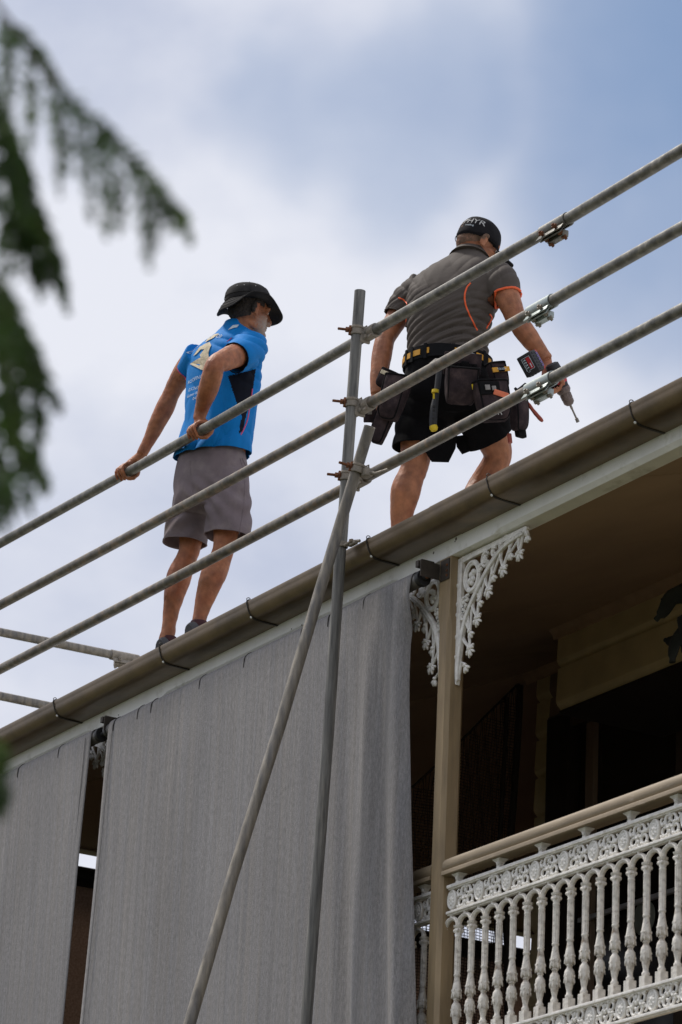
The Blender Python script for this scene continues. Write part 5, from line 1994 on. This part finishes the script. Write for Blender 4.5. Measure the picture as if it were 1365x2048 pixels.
cut(me, [(ca, na, .19), (cb, nb_, .18), (atH(895, 712, 14.69), UP, .26)])
me = solidify(me, .004)
shorts2 = mesh_obj('shorts', me, 'shorts_black', person2)
bm = NB()                                                            # loose tail of cloth hanging between the legs
fl_ = [atH(x, y, 14.66) for x, y in ((840, 880), (915, 868), (912, 895), (898, 923), (864, 922), (850, 900))]
prism(bm, fl_, HN * .012)
fl_ = [atH(x, y, 14.70) for x, y in ((912, 872), (990, 862), (960, 893), (925, 907), (914, 892))]
prism(bm, fl_, HN * .012)
fin('cloth_tail', bm, 'shorts_black', shorts2)['kind'] = 'stuff'

# cap
bm = NB()
rc_ = FH2.cross(UH2)
cc = HC2 + UH2 * .018 * 1 - FH2 * .004
prof = [(.0995, -.020), (.100, .0), (.0985, .025), (.094, .050), (.084, .073), (.066, .091), (.040, .102), (.012, .106), (.002, .1065)]
rings = [[cc + rc_ * math.cos(t) * r * .86 + FH2 * math.sin(t) * r * 1.05 + UH2 * (z - (.016 * math.sin(t) if z < .01 else 0) * 0 - (.018 * max(0, -math.sin(t)) if z < .01 else 0)) for t in np.linspace(0, 2 * PI, 40, endpoint=False)] for r, z in prof]
loft(bm, rings)
me = bpy.data.meshes.new('cap')
bmesh.ops.recalc_face_normals(bm, faces=bm.faces[:])
bm.to_mesh(me)
bm.free()
me = evalmesh(me, [('SUBSURF', dict(levels=1))])
displace(me, lambda p, n: .0018 * noise.noise(p * 28))
capb = bvh_of(me)
cap_o = mesh_obj('cap', me, 'cap_black', person2)
bm = NB()
for z in (-.016,):
    tube(bm, [cc + rc_ * math.cos(t) * .0985 * .86 + FH2 * math.sin(t) * .0985 * 1.05 + UH2 * (z - .018 * max(0, -math.sin(t))) for t in np.linspace(0, 2 * PI, 49)], .0018, 5, False)
fin('sweatband', bm, 'cap_black', cap_o)
bm = NB()
rows = []
for q in np.linspace(0, 1, 8):
    row = []
    for a in np.linspace(-1, 1, 19):
        t = PI / 2 + a * .95
        w = cc + rc_ * math.cos(t) * .0985 * .86 + FH2 * math.sin(t) * .0985 * 1.05
        w = w + FH2 * (q * .094 * (1 - .22 * a * a)) + UH2 * (-.018 - .012 * q - .030 * a * a * (.4 + .6 * q))
        row.append(bm.verts.new(w))
    rows.append(row)
for a, b in zip(rows[:-1], rows[1:]):
    for i in range(18):
        bm.faces.new((a[i], a[i + 1], b[i + 1], b[i]))
me = bpy.data.meshes.new('peak')
bm.to_mesh(me)
bm.free()
mesh_obj('peak', solidify(me, .004), 'cap_black', cap_o)
tm = text_mesh('ZEPHYR', .040)
axx = (CR * .93 + CU * .24).normalized()
ayy = (CU - axx * CU.dot(axx)).normalized()
# laid on the rear left of the cap
txt_dir = (-HN * .80 - CR * .60).normalized()
txt_dir = (txt_dir - UH2 * txt_dir.dot(UH2)).normalized()
tx = UH2.cross(-txt_dir).normalized()
if tx.dot(CR) < 0: tx = -tx
project(tm, capb, cc + txt_dir * .4 + UH2 * .030 - tx * .010, tx, UH2, -txt_dir, .0016)
mesh_obj('print', tm, 'shoe_sole', cap_o, smooth=False)
tm = text_mesh('roofing', .014)
project(tm, capb, cc + txt_dir * .4 + UH2 * .012 + tx * .004, tx, UH2, -txt_dir, .0016)
mesh_obj('print', tm, 'print_white', cap_o, smooth=False)
hairshell('hair', 'hair_short', HC2, FH2, UH2, .98, person2, lambda a, b, d: (b < -.008 and d > -.062 + .5 * (b + .1) and d < .06) or (d > .0 and b < .05 and abs(a) > .05), .0016, .0015)
shoe([tuple(La) + (0,)], person2, F2)
shoe([tuple(Ra) + (0,)], person2, F2)

# ------------------------------------------------------------------ tool belt
belt = thing('tool_belt', atH(896, 725, 14.69), None, None)
belt.parent = person2
belt.location = belt.location - worg(person2)
def beltpt(t, z, g=0.0):
    """round the waist; t = 0 at his right, 90 in front, -90 at the back"""
    c = atH(896, 728, 14.69)
    a, b = .200 + g, .163 + g
    sag = -.020 * math.sin(t) * 0 + .022 * max(0, math.cos(t)) * -1
    return c + R2 * a * math.cos(t) + F2 * b * math.sin(t) + UP * (z + sag)
def band(name, m, z0, z1, g, t0=0, t1=360, thick=.004):
    bm = NB()
    rings = []
    n = max(8, int((t1 - t0) / 6))
    for t in np.linspace(math.radians(t0), math.radians(t1), n + 1):
        rings.append([beltpt(t, z0, g), beltpt(t, z0, g + thick), beltpt(t, z1, g + thick), beltpt(t, z1, g)])
    loft(bm, rings)
    return fin(name, bm, m, belt)
band('webbing', 'belt_black', -.026, .034, .0)
for a, b in ((-172, -112), (-106, -99), (-66, -58), (-36, -22), (-12, -4)):
    band('stripe', 'belt_yellow', -.010, .016, .0045, a, b, .003)
for t0 in (-140, -126, -104, -50, -22):
    band('belt_loop', 'belt_black', -.034, .038, .006, t0 - 2.2, t0 + 2.2, .004)
tm = text_mesh('TOUGHBUILT', .020)
for v in tm.vertices:
    t = math.radians(-47) + v.co.x / .19
    v.co = beltpt(t, v.co.y - .006, .0062)
mesh_obj('print', tm, 'print_white', belt, smooth=False)

def pouch(name, px, py, h, w, hh, dep, yaw=0.0, roll=0.0, taper=.8, m='pouch', open_top=True, pitch=0.0):
    """px, py: centre of its face; yaw turns the face from the camera to the right"""
    c = atH(px, py, h)
    fr = -HN * math.cos(yaw) + V((HN.y, -HN.x, 0)) * math.sin(yaw)
    if V((HN.y, -HN.x, 0)).dot(CR) < 0:
        fr = -HN * math.cos(yaw) - V((HN.y, -HN.x, 0)) * math.sin(yaw)
    u = UP * math.cos(roll) + UP.cross(fr) * math.sin(roll)
    u, fr = u * math.cos(pitch) + fr * math.sin(pitch), fr * math.cos(pitch) - u * math.sin(pitch)
    r = u.cross(fr)
    bm = NB()
    rings = []
    def ring(z, s, d0, d1, q=.35, n=24):
        o = []
        for t in np.linspace(0, 2 * PI, n, endpoint=False):
            x = math.copysign(abs(math.cos(t)) ** q, math.cos(t)) * w / 2 * s
            y = math.copysign(abs(math.sin(t)) ** .55, math.sin(t))
            y = d1 * y if y > 0 else d0 * y
            o.append(c + r * x + u * (z * hh) + fr * y)
        return o
    rings = [ring(-.50, taper * .72, .012, dep * .35, .6), ring(-.49, taper * .86, .014, dep * .55, .5), ring(-.42, taper * .97, .016, dep * .82, .45), ring(-.2, taper + (1 - taper) * .45, .018, dep, .4), ring(.2, .97, .018, dep * .95, .4), ring(.5, 1.0, .018, dep * .88, .4)]
    if open_top:
        rings += [ring(.5, .93, .010, dep * .78, .4), ring(.30, .90, .008, dep * .72, .4)]
    else:
        rings += [ring(.58, .92, .012, dep * .5, .5)]
    loft(bm, rings)
    me = bpy.data.meshes.new(name)
    bmesh.ops.recalc_face_normals(bm, faces=bm.faces[:])
    bm.to_mesh(me)
    bm.free()
    me = evalmesh(me, [('SUBSURF', dict(levels=2))])
    displace(me, lambda p, n: .003 * noise.noise(p * 16) + .0012 * noise.noise(p * 45))
    o = mesh_obj(name, me, m, belt)
    bm = NB()
    for z, s, q in ((.5, 1.0, .4),):
        tube(bm, ring(z, s * .985, .016, dep * .86, q, 36) + [ring(z, s * .985, .016, dep * .86, q, 36)[0]], .0045, 6, False)
    a = ring(-.46, taper * .9, .014, dep * .62, .5, 36)
    seam = [c + r * (w / 2 * s) + u * (z * hh) + fr * (dep * f) for s, z, f in ((-.86, .48, .72), (-.82, .1, .80), (-.74, -.3, .72), (-.5, -.47, .5), (0, -.495, .42), (.5, -.47, .5), (.74, -.3, .72), (.82, .1, .80), (.86, .48, .72))]
    tube(bm, [V(w_) for w_ in cr([tuple(s) for s in seam], 5)], .0035, 6)
    fin('trim', bm, 'pouch_trim', o)
    return o, c, r, u, fr
# his right rear: open pouch, big pouch, back plate with the hammer loop
o, c, r, u, fr = pouch('pouch', 922, 772, 14.42, .150, .165, .075, .10, 0, .84, pitch=.42)
bm = NB()
box(bm, c + u * .095 - fr * .005, (.165, .010, .10), Matrix((r, fr, u)).transposed(), 0, .004)
fin('back_panel', bm, 'pouch', o)
bm = NB()
for a in (-.048, -.018, .030, .052):
    lathe(bm, [(.012, 0), (.013, .03), (.011, .055)], c + r * a + u * .045 + fr * .012, u, 10)
box(bm, c + r * .008 + u * .092 + fr * .018, (.034, .014, .036), Matrix((r, fr, u)).transposed(), 0, .004)
fin('inner_loops', bm, 'pouch_trim', o)['kind'] = 'stuff'
bm = NB()
box(bm, c + r * .048 - u * .005 + fr * .072, (.012, .006, .042), Matrix(((r + u * .3).normalized(), fr, (u - r * .3).normalized())).transposed(), 0, .002)
fin('tag', bm, 'hammer_yellow', o)
o, c, r, u, fr = pouch('pouch', 983, 806, 14.40, .165, .175, .065, .35, -.20, .80)
bm = NB()
box(bm, c - r * .025 + u * .048 + fr * .060, (.095, .012, .060), Matrix((r, fr, u)).transposed(), 0, .005)
fin('front_pocket', bm, 'pouch_trim', o)
bm = NB()
box(bm, c - r * .040 + u * .048 + fr * .070, (.024, .006, .024), Matrix((r, fr, u)).transposed(), 0, .002)
box(bm, c - r * .010 + u * .044 + fr * .070, (.020, .006, .020), Matrix((r, fr, u)).transposed(), 0, .002)
fin('rivet_plate', bm, 'tool_steel', o)['kind'] = 'stuff'
bm = NB()
tube(bm, [c - r * .02 - u * .060 + fr * .052, c + r * .002 - u * .050 + fr * .056, c + r * .016 - u * .072 + fr * .052], .0025, 5)
tube(bm, [c - r * .005 - u * .052 + fr * .054, c + r * .0 - u * .072 + fr * .052], .0025, 5)
fin('stitching', bm, 'shoe_sole', o)
o, c, r, u, fr = pouch('pouch', 996, 752, 14.44, .085, .110, .035, .45, -.30, .95, 'pouch', False)
bm = NB()
box(bm, c + u * .018 + fr * .038, (.088, .006, .022), Matrix((r, fr, u)).transposed(), 0, .002)
fin('stripe', bm, 'belt_yellow', o)
bm = NB()
box(bm, c + u * .018 + fr * .0425, (.030, .004, .023), Matrix((r, fr, u)).transposed(), 0, .001)
fin('label_patch', bm, 'pouch_trim', o)
tm = text_mesh('TOUGH', .013)
for v in tm.vertices:
    v.co = c + u * (.014 + v.co.y) + fr * .0455 + r * v.co.x
mesh_obj('print', tm, 'print_white', o, smooth=False)
o, c, r, u, fr = pouch('pouch', 1034, 830, 14.50, .080, .150, .050, .75, -.10, .82)
bm = NB()
box(bm, c - u * .02 + r * .01, (.05, .03, .16), Matrix((r, fr, (u - r * .15).normalized())).transposed(), 0, .008)
fin('strap', bm, 'pouch_trim', o)
bm = NB()
tube(bm, [atH(1019, 868, 14.52), atH(1021, 886, 14.52)], .010, 8)
fin('holster_tip', bm, 'plier_red', o)
# his left hip
o, c, r, u, fr = pouch('pouch', 790, 800, 14.56, .120, .200, .070, -.35, .22, .72)
bm = NB()
for k in range(14):
    p = c + r * (-.045 + .0068 * k) + u * (-.030 + .0055 * k - .012 * math.sin(k * .25)) + fr * .072
    sphere(bm, p, (V((.003, 0, 0)), V((0, .003, 0)), V((0, 0, .003))), 6, 4)
fin('bead_stitch', bm, 'shoe_sole', o)['kind'] = 'stuff'
pouch('pouch', 767, 848, 14.62, .085, .190, .045, -.3, .30, .70)
o, c, r, u, fr = pouch('pouch', 778, 762, 14.60, .100, .080, .040, -.45, .50, .92)
bm = NB()
box(bm, c + u * .020 + fr * .040, (.070, .006, .018), Matrix((r, fr, u)).transposed(), 0, .002)
fin('label_patch', bm, 'print_beige', o)
bm = NB()
p = atH(740, 828, 14.62)
box(bm, p, (.055, .012, .075), Matrix((CR, -CF, CU)).transposed(), 0, .004)
fin('side_flap', bm, 'pouch', belt)
bm = NB()
box(bm, p - CF * .010 + CU * .008, (.020, .006, .020), Matrix((CR, -CF, CU)).transposed(), 0, .002)
fin('buckle', bm, 'tool_steel', belt)

# hammer, pliers and pencil carried in the belt
t = thing('hammer', atH(874, 770, 14.46), 'hammer with black and yellow handle hanging head up in the tool belt', 'hammer')
bm = NB()
hp = [(880, 728, .013), (877, 760, .0135), (873, 790, .013), (869, 815, .0165), (867, 838, .0175), (867, 853, .017)]
q = cr([pw(x, y, 14.465, r_) for x, y, r_ in hp], 5)
tube(bm, [V(w[:3]) for w in q], [float(w[3]) for w in q], 12, True, 0, CR, .8)
fin('handle', bm, 'hammer_grip', t)
bm = NB()
a = atH(867, 852, 14.465); b = atH(869, 861, 14.465)
tube(bm, [a, a * .5 + b * .5, b], [.0172, .0188, .014], 12)
fin('butt', bm, 'hammer_yellow', t)
bm = NB()
p = atH(870.5, 783, 14.465)
tube(bm, [atH(871.5, 780, 14.462), atH(871, 786, 14.462)], .0160, 12)
box(bm, atH(868, 792, 14.447), (.008, .004, .024), Matrix((CR, CF, CU)).transposed())
fin('ring_mark', bm, 'hammer_yellow', t)
bm = NB()
for k in range(5):
    a = atH(868.5 - .4 * k, 812 + 8 * k, 14.449)
    box(bm, a, (.012, .004, .010), Matrix((CR, CF, CU)).transposed(), 0, .001)
fin('grip_pad', bm, 'tool_black', t)
bm = NB()
ha = atH(881, 722, 14.47)
tube(bm, [ha - CR * .045 - CU * .015, ha - CR * .02, ha + CR * .03], [.006, .012, .013], 8)
lathe(bm, [(.015, 0), (.016, .012)], ha + CR * .03, CR, 10)
fin('hammer_head', bm, 'tool_steel', t)
t = thing('pliers', atH(1060, 795, 14.52), 'orange handled pliers sticking out of the rear pouch', 'pliers')
bm = NB()
tube(bm, [V(w) for w in cr([tuple(atH(x, y, 14.52)) for x, y in ((1056, 806), (1066, 820), (1076, 832), (1086, 843))], 5)], [.0065, .008, .0085, .0085, .008, .008, .0085, .009, .0095, .009, .009, .0095, .0095, .009, .008, .005][:16], 9)
fin('grip', bm, 'plier_red', t)
bm = NB()
tube(bm, [atH(1056, 806, 14.52), atH(1040, 786, 14.52), atH(1030, 776, 14.52)], [.007, .012, .006], 8)
tube(bm, [atH(1034, 782, 14.53), atH(1050, 770, 14.53), atH(1052, 767, 14.53)], [.007, .008, .006], 8)
fin('jaw', bm, 'tool_black', t)
t = thing('carpenter_pencil', atH(1000, 785, 14.34), 'flat orange pencil lying across the top of the rear pouch', 'pencil')
bm = NB()
a, b = atH(988, 783, 14.33), atH(1017, 792, 14.345)
d = (b - a).normalized()
box(bm, (a + b) / 2, ((b - a).length, .010, .024), Matrix((d, CF, d.cross(CF))).transposed(), 0, .003)
fin('shaft', bm, 'pencil_orange', t)
bm = NB()
tube(bm, [b, b + d * .012], [.010, .002], 6)
fin('tip', bm, 'print_beige', t)

# ------------------------------------------------------------------ cordless drill
t = thing('cordless_drill', D0, 'red and black cordless drill with a long bit held in the right hand', 'drill')
bm = NB()
lathe(bm, [(.020, -.085), (.030, -.080), (.034, -.050), (.034, -.005), (.031, .020), (.030, .030)], D0, DB, 20)
fin('motor_body', bm, 'tool_black', t)
bm = NB()
lathe(bm, [(.0345, -.03), (.0352, -.025), (.0350, .0), (.0335, .012)], D0, DB, 20, cap=False)
fin('motor_band', bm, 'tool_red', t)
bm = NB()
lathe(bm, [(.0315, .031), (.031, .050), (.026, .060)], D0, DB, 20)
for z in (.034, .040, .046):
    lathe(bm, [(.0320, z), (.033, z + .002), (.0320, z + .004)], D0, DB, 20)
fin('gear_collar', bm, 'tool_gearcase', t)
bm = NB()
lathe(bm, [(.024, .061), (.025, .075), (.023, .090), (.0245, .092), (.0235, .106), (.015, .116), (.010, .118)], D0, DB, 18)
for k in range(12):
    a = k * PI / 6
    w = DH * math.cos(a) + DS * math.sin(a)
    tube(bm, [D0 + DB * .064 + w * .0245, D0 + DB * .088 + w * .0235], .0018, 5)
fin('chuck', bm, 'tool_gearcase', t)
bm = NB()
Ls = (atH(1155, 845, 14.56) - D0).dot(DB)
Ls = max(.20, min(.26, Ls))
lathe(bm, [(.0055, .118), (.0055, .135), (.0042, .137), (.0042, Ls - .02), (.0075, Ls - .019), (.0080, Ls), (.004, Ls + .001)], D0, DB, 10)
fin('bit', bm, 'tool_steel', t)
bm = NB()
loft(bm, [ell(D0 + DH * z + DB * o_, DB * a, DS * b, 18) for z, o_, a, b in ((.02, -.01, .030, .022), (.045, -.012, .025, .020), (.08, -.010, .024, .0195), (.115, -.004, .027, .021), (.135, 0, .034, .026))])
fin('handle', bm, 'tool_black', t)
bm = NB()
box(bm, D0 + DH * .045 + DB * .022, (.022, .012, .014), Matrix((DH, DB, DS)).transposed(), 0, .004)
fin('trigger', bm, 'tool_red', t)
bc = atH(1058, 729, 14.44)
# battery: its under face looks at the camera, a little to the left
bf = (-CF * .86 - CR * .46 + CU * -.20).normalized()               # outward normal of the labelled face
ba = (CR * .50 - CU * .86)
ba = (ba - bf * ba.dot(bf)).normalized()
bb = bf.cross(ba)
if bb.dot(CR) < 0: bb = -bb
rot = Matrix((ba, bb, bf)).transposed()
if rot.determinant() < 0:
    rot = Matrix((ba, -bb, bf)).transposed()
Lb, Wb, Db = .098, .074, .058
bm = NB()
box(bm, bc - bf * .020, (Lb, Wb, Db), rot, 0, .006)
battery = fin('battery', bm, 'tool_black', t)
bm = NB()
for k in range(6):
    box(bm, bc - bf * .024 + ba * (-.038 + .015 * k) + bb * (Wb / 2), (.006, .006, .040), rot, 0, .001)
    box(bm, bc - bf * .024 + ba * (-.038 + .015 * k) - bb * (Wb / 2), (.006, .006, .040), rot, 0, .001)
for k in range(4):
    box(bm, bc - bf * .020 + ba * (Lb / 2) + bb * (-.024 + .016 * k), (.005, .007, .04), rot, 0, .001)
fin('ribs', bm, 'tool_black', battery)['kind'] = 'stuff'
bm = NB()
box(bm, bc - bf * .056 + ba * .0, (Lb * .96, Wb * .92, .020), rot, 0, .005)
fin('battery_shoe', bm, 'tool_red', t)
bm = NB()
box(bm, bc - bf * .044 + bb * (Wb / 2 + .001), (Lb * .7, .003, .018), rot, 0, .001)
fin('side_sticker', bm, 'tool_purple', battery)
fz = bf * (.020 + .0095 - .0003)
bm = NB()
box(bm, bc + bf * .0095 + bb * .013 - ba * .004, (.052, .018, .0015), rot)
fin('red_label', bm, 'tool_red', battery)
bm = NB()
for u0, v0, lu, lv in ((-.004, .0245, .058, .0014), (-.004, -.017, .058, .0014), (-.033, .004, .0014, .042), (.025, .008, .0014, .030), (.030, -.008, .0014, .012)):
    box(bm, bc + bf * .0096 + ba * u0 + bb * v0, (lu, lv, .0012), rot)
for k in range(4):
    box(bm, bc + bf * .0096 + ba * (-.024 + .012 * k) - bb * .003, (.0055, .006 - .001 * (k % 2), .0012), rot)
    box(bm, bc + bf * .0096 + ba * (-.024 + .012 * k) - bb * .0105, (.0075, .002, .0012), rot)
box(bm, bc + bf * .0108 + ba * .008 + bb * .014, (.020, .004, .0010), rot)
fin('label_marks', bm, 'print_white', battery)['kind'] = 'stuff'
# ------------------------------------------------------------------ feathery tree close to the camera at the left
D_T = 2.9
tb = atD(-1250, 1024, 3.1)
tree = thing('feathery_tree', (tb.x, tb.y, 0), 'feathery dark green tree whose blurred fronds droop in at the left edge', 'tree')
bm = NB()
top = atD(-1150, -900, 3.2)
limb(bm, [(tb.x, tb.y, -.2, .13), (tb.x + .02, tb.y, .8, .105), (tb.x - .02, tb.y + .03, 1.6, .09), (top.x, top.y, top.z, .06), (top.x - .1, top.y, top.z + .7, .02)], 6, 14)
fin('trunk', bm, 'bark', tree)
roots = []
for (px, py, D, s0) in ((-160, -130, 2.9, .55), (-190, 300, 2.95, .42), (-200, 640, 3.0, .34), (-180, 1300, 3.0, .12)):
    bm = NB()
    tz = tb.z * 0 + s0
    st = V((tb.x, tb.y, 1.2)).lerp(V((top.x, top.y, top.z)), s0)
    en = atD(px, py, D)
    mid = (st + en) / 2 + V((0, 0, .10))
    q = cr([tuple(st) + (.028,), tuple(mid) + (.016,), tuple(en) + (.006,)], 8)
    tube(bm, [V(w[:3]) for w in q], [float(w[3]) for w in q], 8)
    fin('branch', bm, 'bark', tree)
    roots.append(en)
rnd = random.Random(5)
def leaflet(bm, p, d, n, ln, w):
    """narrow folded leaflet"""
    d = d.normalized()
    s = d.cross(n)
    if s.length < 1e-4: s = d.orthogonal()
    s.normalize()
    k = s.cross(d)
    a = bm.verts.new(p)
    b = bm.verts.new(p + d * ln * .5 + s * w + k * w * .35)
    c = bm.verts.new(p + d * ln)
    e = bm.verts.new(p + d * ln * .5 - s * w + k * w * .35)
    m = bm.verts.new(p + d * ln * .5)
    for f in ((a, b, m), (b, c, m), (a, m, e), (m, c, e)):
        bm.faces.new(f)
def frond(px, D, subs, root, dens=1.0, ll=.0115, lw=.0028):
    """px: rachis pixels; subs: drooping pinnae as pixel polylines"""
    pts = [atD(x, y, D + .02 * i) for i, (x, y) in enumerate(px)]
    bm = NB()
    q = [V(w) for w in cr([tuple(p) for p in pts], 6)]
    tube(bm, [root] + q, [.004] + [.0024 - .0016 * i / len(q) for i in range(len(q))], 6, mi=1)
    for sub in subs:
        dd = D + rnd.uniform(-.12, .12)
        P = [atD(x + rnd.uniform(-3, 3), y, dd + .01 * i) for i, (x, y) in enumerate(sub)]
        k = [V(w) for w in cr([tuple(p) for p in P], 10)]
        tube(bm, k, [.0011] * len(k), 5, mi=1)
        L_ = sum((b - a).length for a, b in zip(k[:-1], k[1:]))
        n = max(6, int(L_ / .0042 * dens))
        for i in range(n):
            f = (i + .5) / n * (len(k) - 1)
            j = min(len(k) - 2, int(f))
            p = k[j].lerp(k[j + 1], f - j)
            t = (k[j + 1] - k[j]).normalized()
            nn = V((rnd.gauss(0, 1), rnd.gauss(0, 1), rnd.gauss(0, 1) + .8)).normalized()
            side = t.cross(nn).normalized()
            tap = math.sin(PI * min(.97, max(.12, (i + .5) / n * .8 + .2))) ** .5
            for s in (-1, 1):
                d = side * s + t * rnd.uniform(.3, .9) + V((0, 0, -.3)) + V((rnd.gauss(0, .15), rnd.gauss(0, .15), rnd.gauss(0, .15)))
                leaflet(bm, p, d, nn, ll * tap * rnd.uniform(.8, 1.2), lw * rnd.uniform(.8, 1.2))
    fin('frond', bm, ['leaf_green', 'stem_brown'], tree, smooth=False)
frond([(-120, -120), (-30, -20), (40, 70), (110, 165), (200, 265), (290, 345), (345, 410), (385, 485)], 2.85,
      [[(0, 30), (8, 120), (6, 220)], [(25, 60), (28, 150), (18, 260)], [(62, 100), (66, 190), (60, 310)], [(95, 145), (112, 260), (122, 395)], [(128, 185), (134, 270), (140, 350)],
       [(150, 210), (172, 320), (182, 445)], [(190, 255), (208, 350), (214, 480)], [(230, 295), (236, 380), (238, 470)], [(262, 325), (288, 430), (298, 540)],
       [(275, 330), (300, 400), (312, 500)], [(315, 375), (330, 420), (336, 470)], [(345, 410), (365, 450), (385, 490)], [(110, 165), (170, 220), (240, 285)], [(200, 262), (260, 312), (340, 400)], [(290, 345), (345, 408), (380, 480)],
       [(20, 45), (70, 105), (130, 180)]], roots[0], 1.15)
frond([(-200, 60), (-60, 130), (0, 230), (45, 350), (85, 460), (130, 610)], 2.95,
      [[(-20, 150), (-5, 260), (-8, 400)], [(0, 220), (22, 330), (20, 470)], [(20, 280), (50, 400), (58, 520)], [(45, 350), (80, 460), (98, 580)], [(60, 400), (100, 500), (128, 610)], [(10, 250), (60, 370), (110, 520)],
       [(-20, 180), (30, 300), (70, 430)], [(30, 420), (60, 500), (82, 600)], [(-10, 380), (20, 460), (40, 560)], [(70, 430), (110, 520), (135, 625)], [(-5, 260), (25, 360), (45, 460)], [(15, 300), (40, 420), (75, 560)]], roots[1], 1.8, .0130, .0034)
frond([(-220, 380), (-70, 480), (0, 570), (45, 660), (85, 740), (118, 830)], 3.0,
      [[(-10, 560), (10, 680), (5, 800)], [(15, 600), (40, 720), (45, 860)], [(40, 650), (70, 750), (82, 880)], [(60, 690), (95, 770), (120, 825)], [(-10, 560), (40, 650), (95, 760)], [(0, 700), (30, 800), (35, 920)], [(-10, 640), (10, 760), (20, 860)],
       [(60, 760), (80, 850), (70, 930)], [(-10, 780), (20, 860), (60, 940)]], roots[2], 1.6, .0130, .0034)
frond([(-220, 640), (-90, 730), (-20, 800), (40, 880), (90, 985)], 3.0,
      [[(-10, 830), (0, 930), (-5, 1010)], [(10, 850), (40, 930), (62, 1030)], [(30, 870), (70, 930), (98, 990)], [(-10, 900), (15, 960), (20, 1040)], [(0, 830), (50, 900), (85, 960)]], roots[2], 1.5, .0130, .0034)
frond([(-220, 500), (-90, 540), (-20, 580), (30, 640), (70, 720)], 2.9,
      [[(-30, 540), (-5, 620), (-10, 720)], [(-10, 580), (20, 660), (15, 760)], [(10, 610), (45, 690), (60, 780)], [(-20, 560), (20, 600), (60, 690)], [(0, 450), (8, 540), (2, 640)]], roots[1], 1.5)
frond([(-220, 800), (-100, 880), (-40, 930), (10, 990), (35, 1060)], 2.9,
      [[(-40, 920), (-10, 990), (-12, 1060)], [(-20, 950), (10, 1010), (12, 1070)], [(-30, 930), (15, 960), (45, 1030)], [(-10, 700), (10, 790), (14, 900)], [(5, 760), (30, 850), (30, 960)]], roots[2], 1.4)
frond([(-240, 1320), (-120, 1400), (-40, 1470), (5, 1560), (12, 1625)], 3.0,
      [[(-60, 1450), (-25, 1500), (-5, 1580)], [(-40, 1470), (0, 1530), (14, 1610)], [(-50, 1500), (-15, 1560), (0, 1640)], [(-40, 1480), (-10, 1500), (14, 1520)]], roots[3], 1.8, .013, .0036)
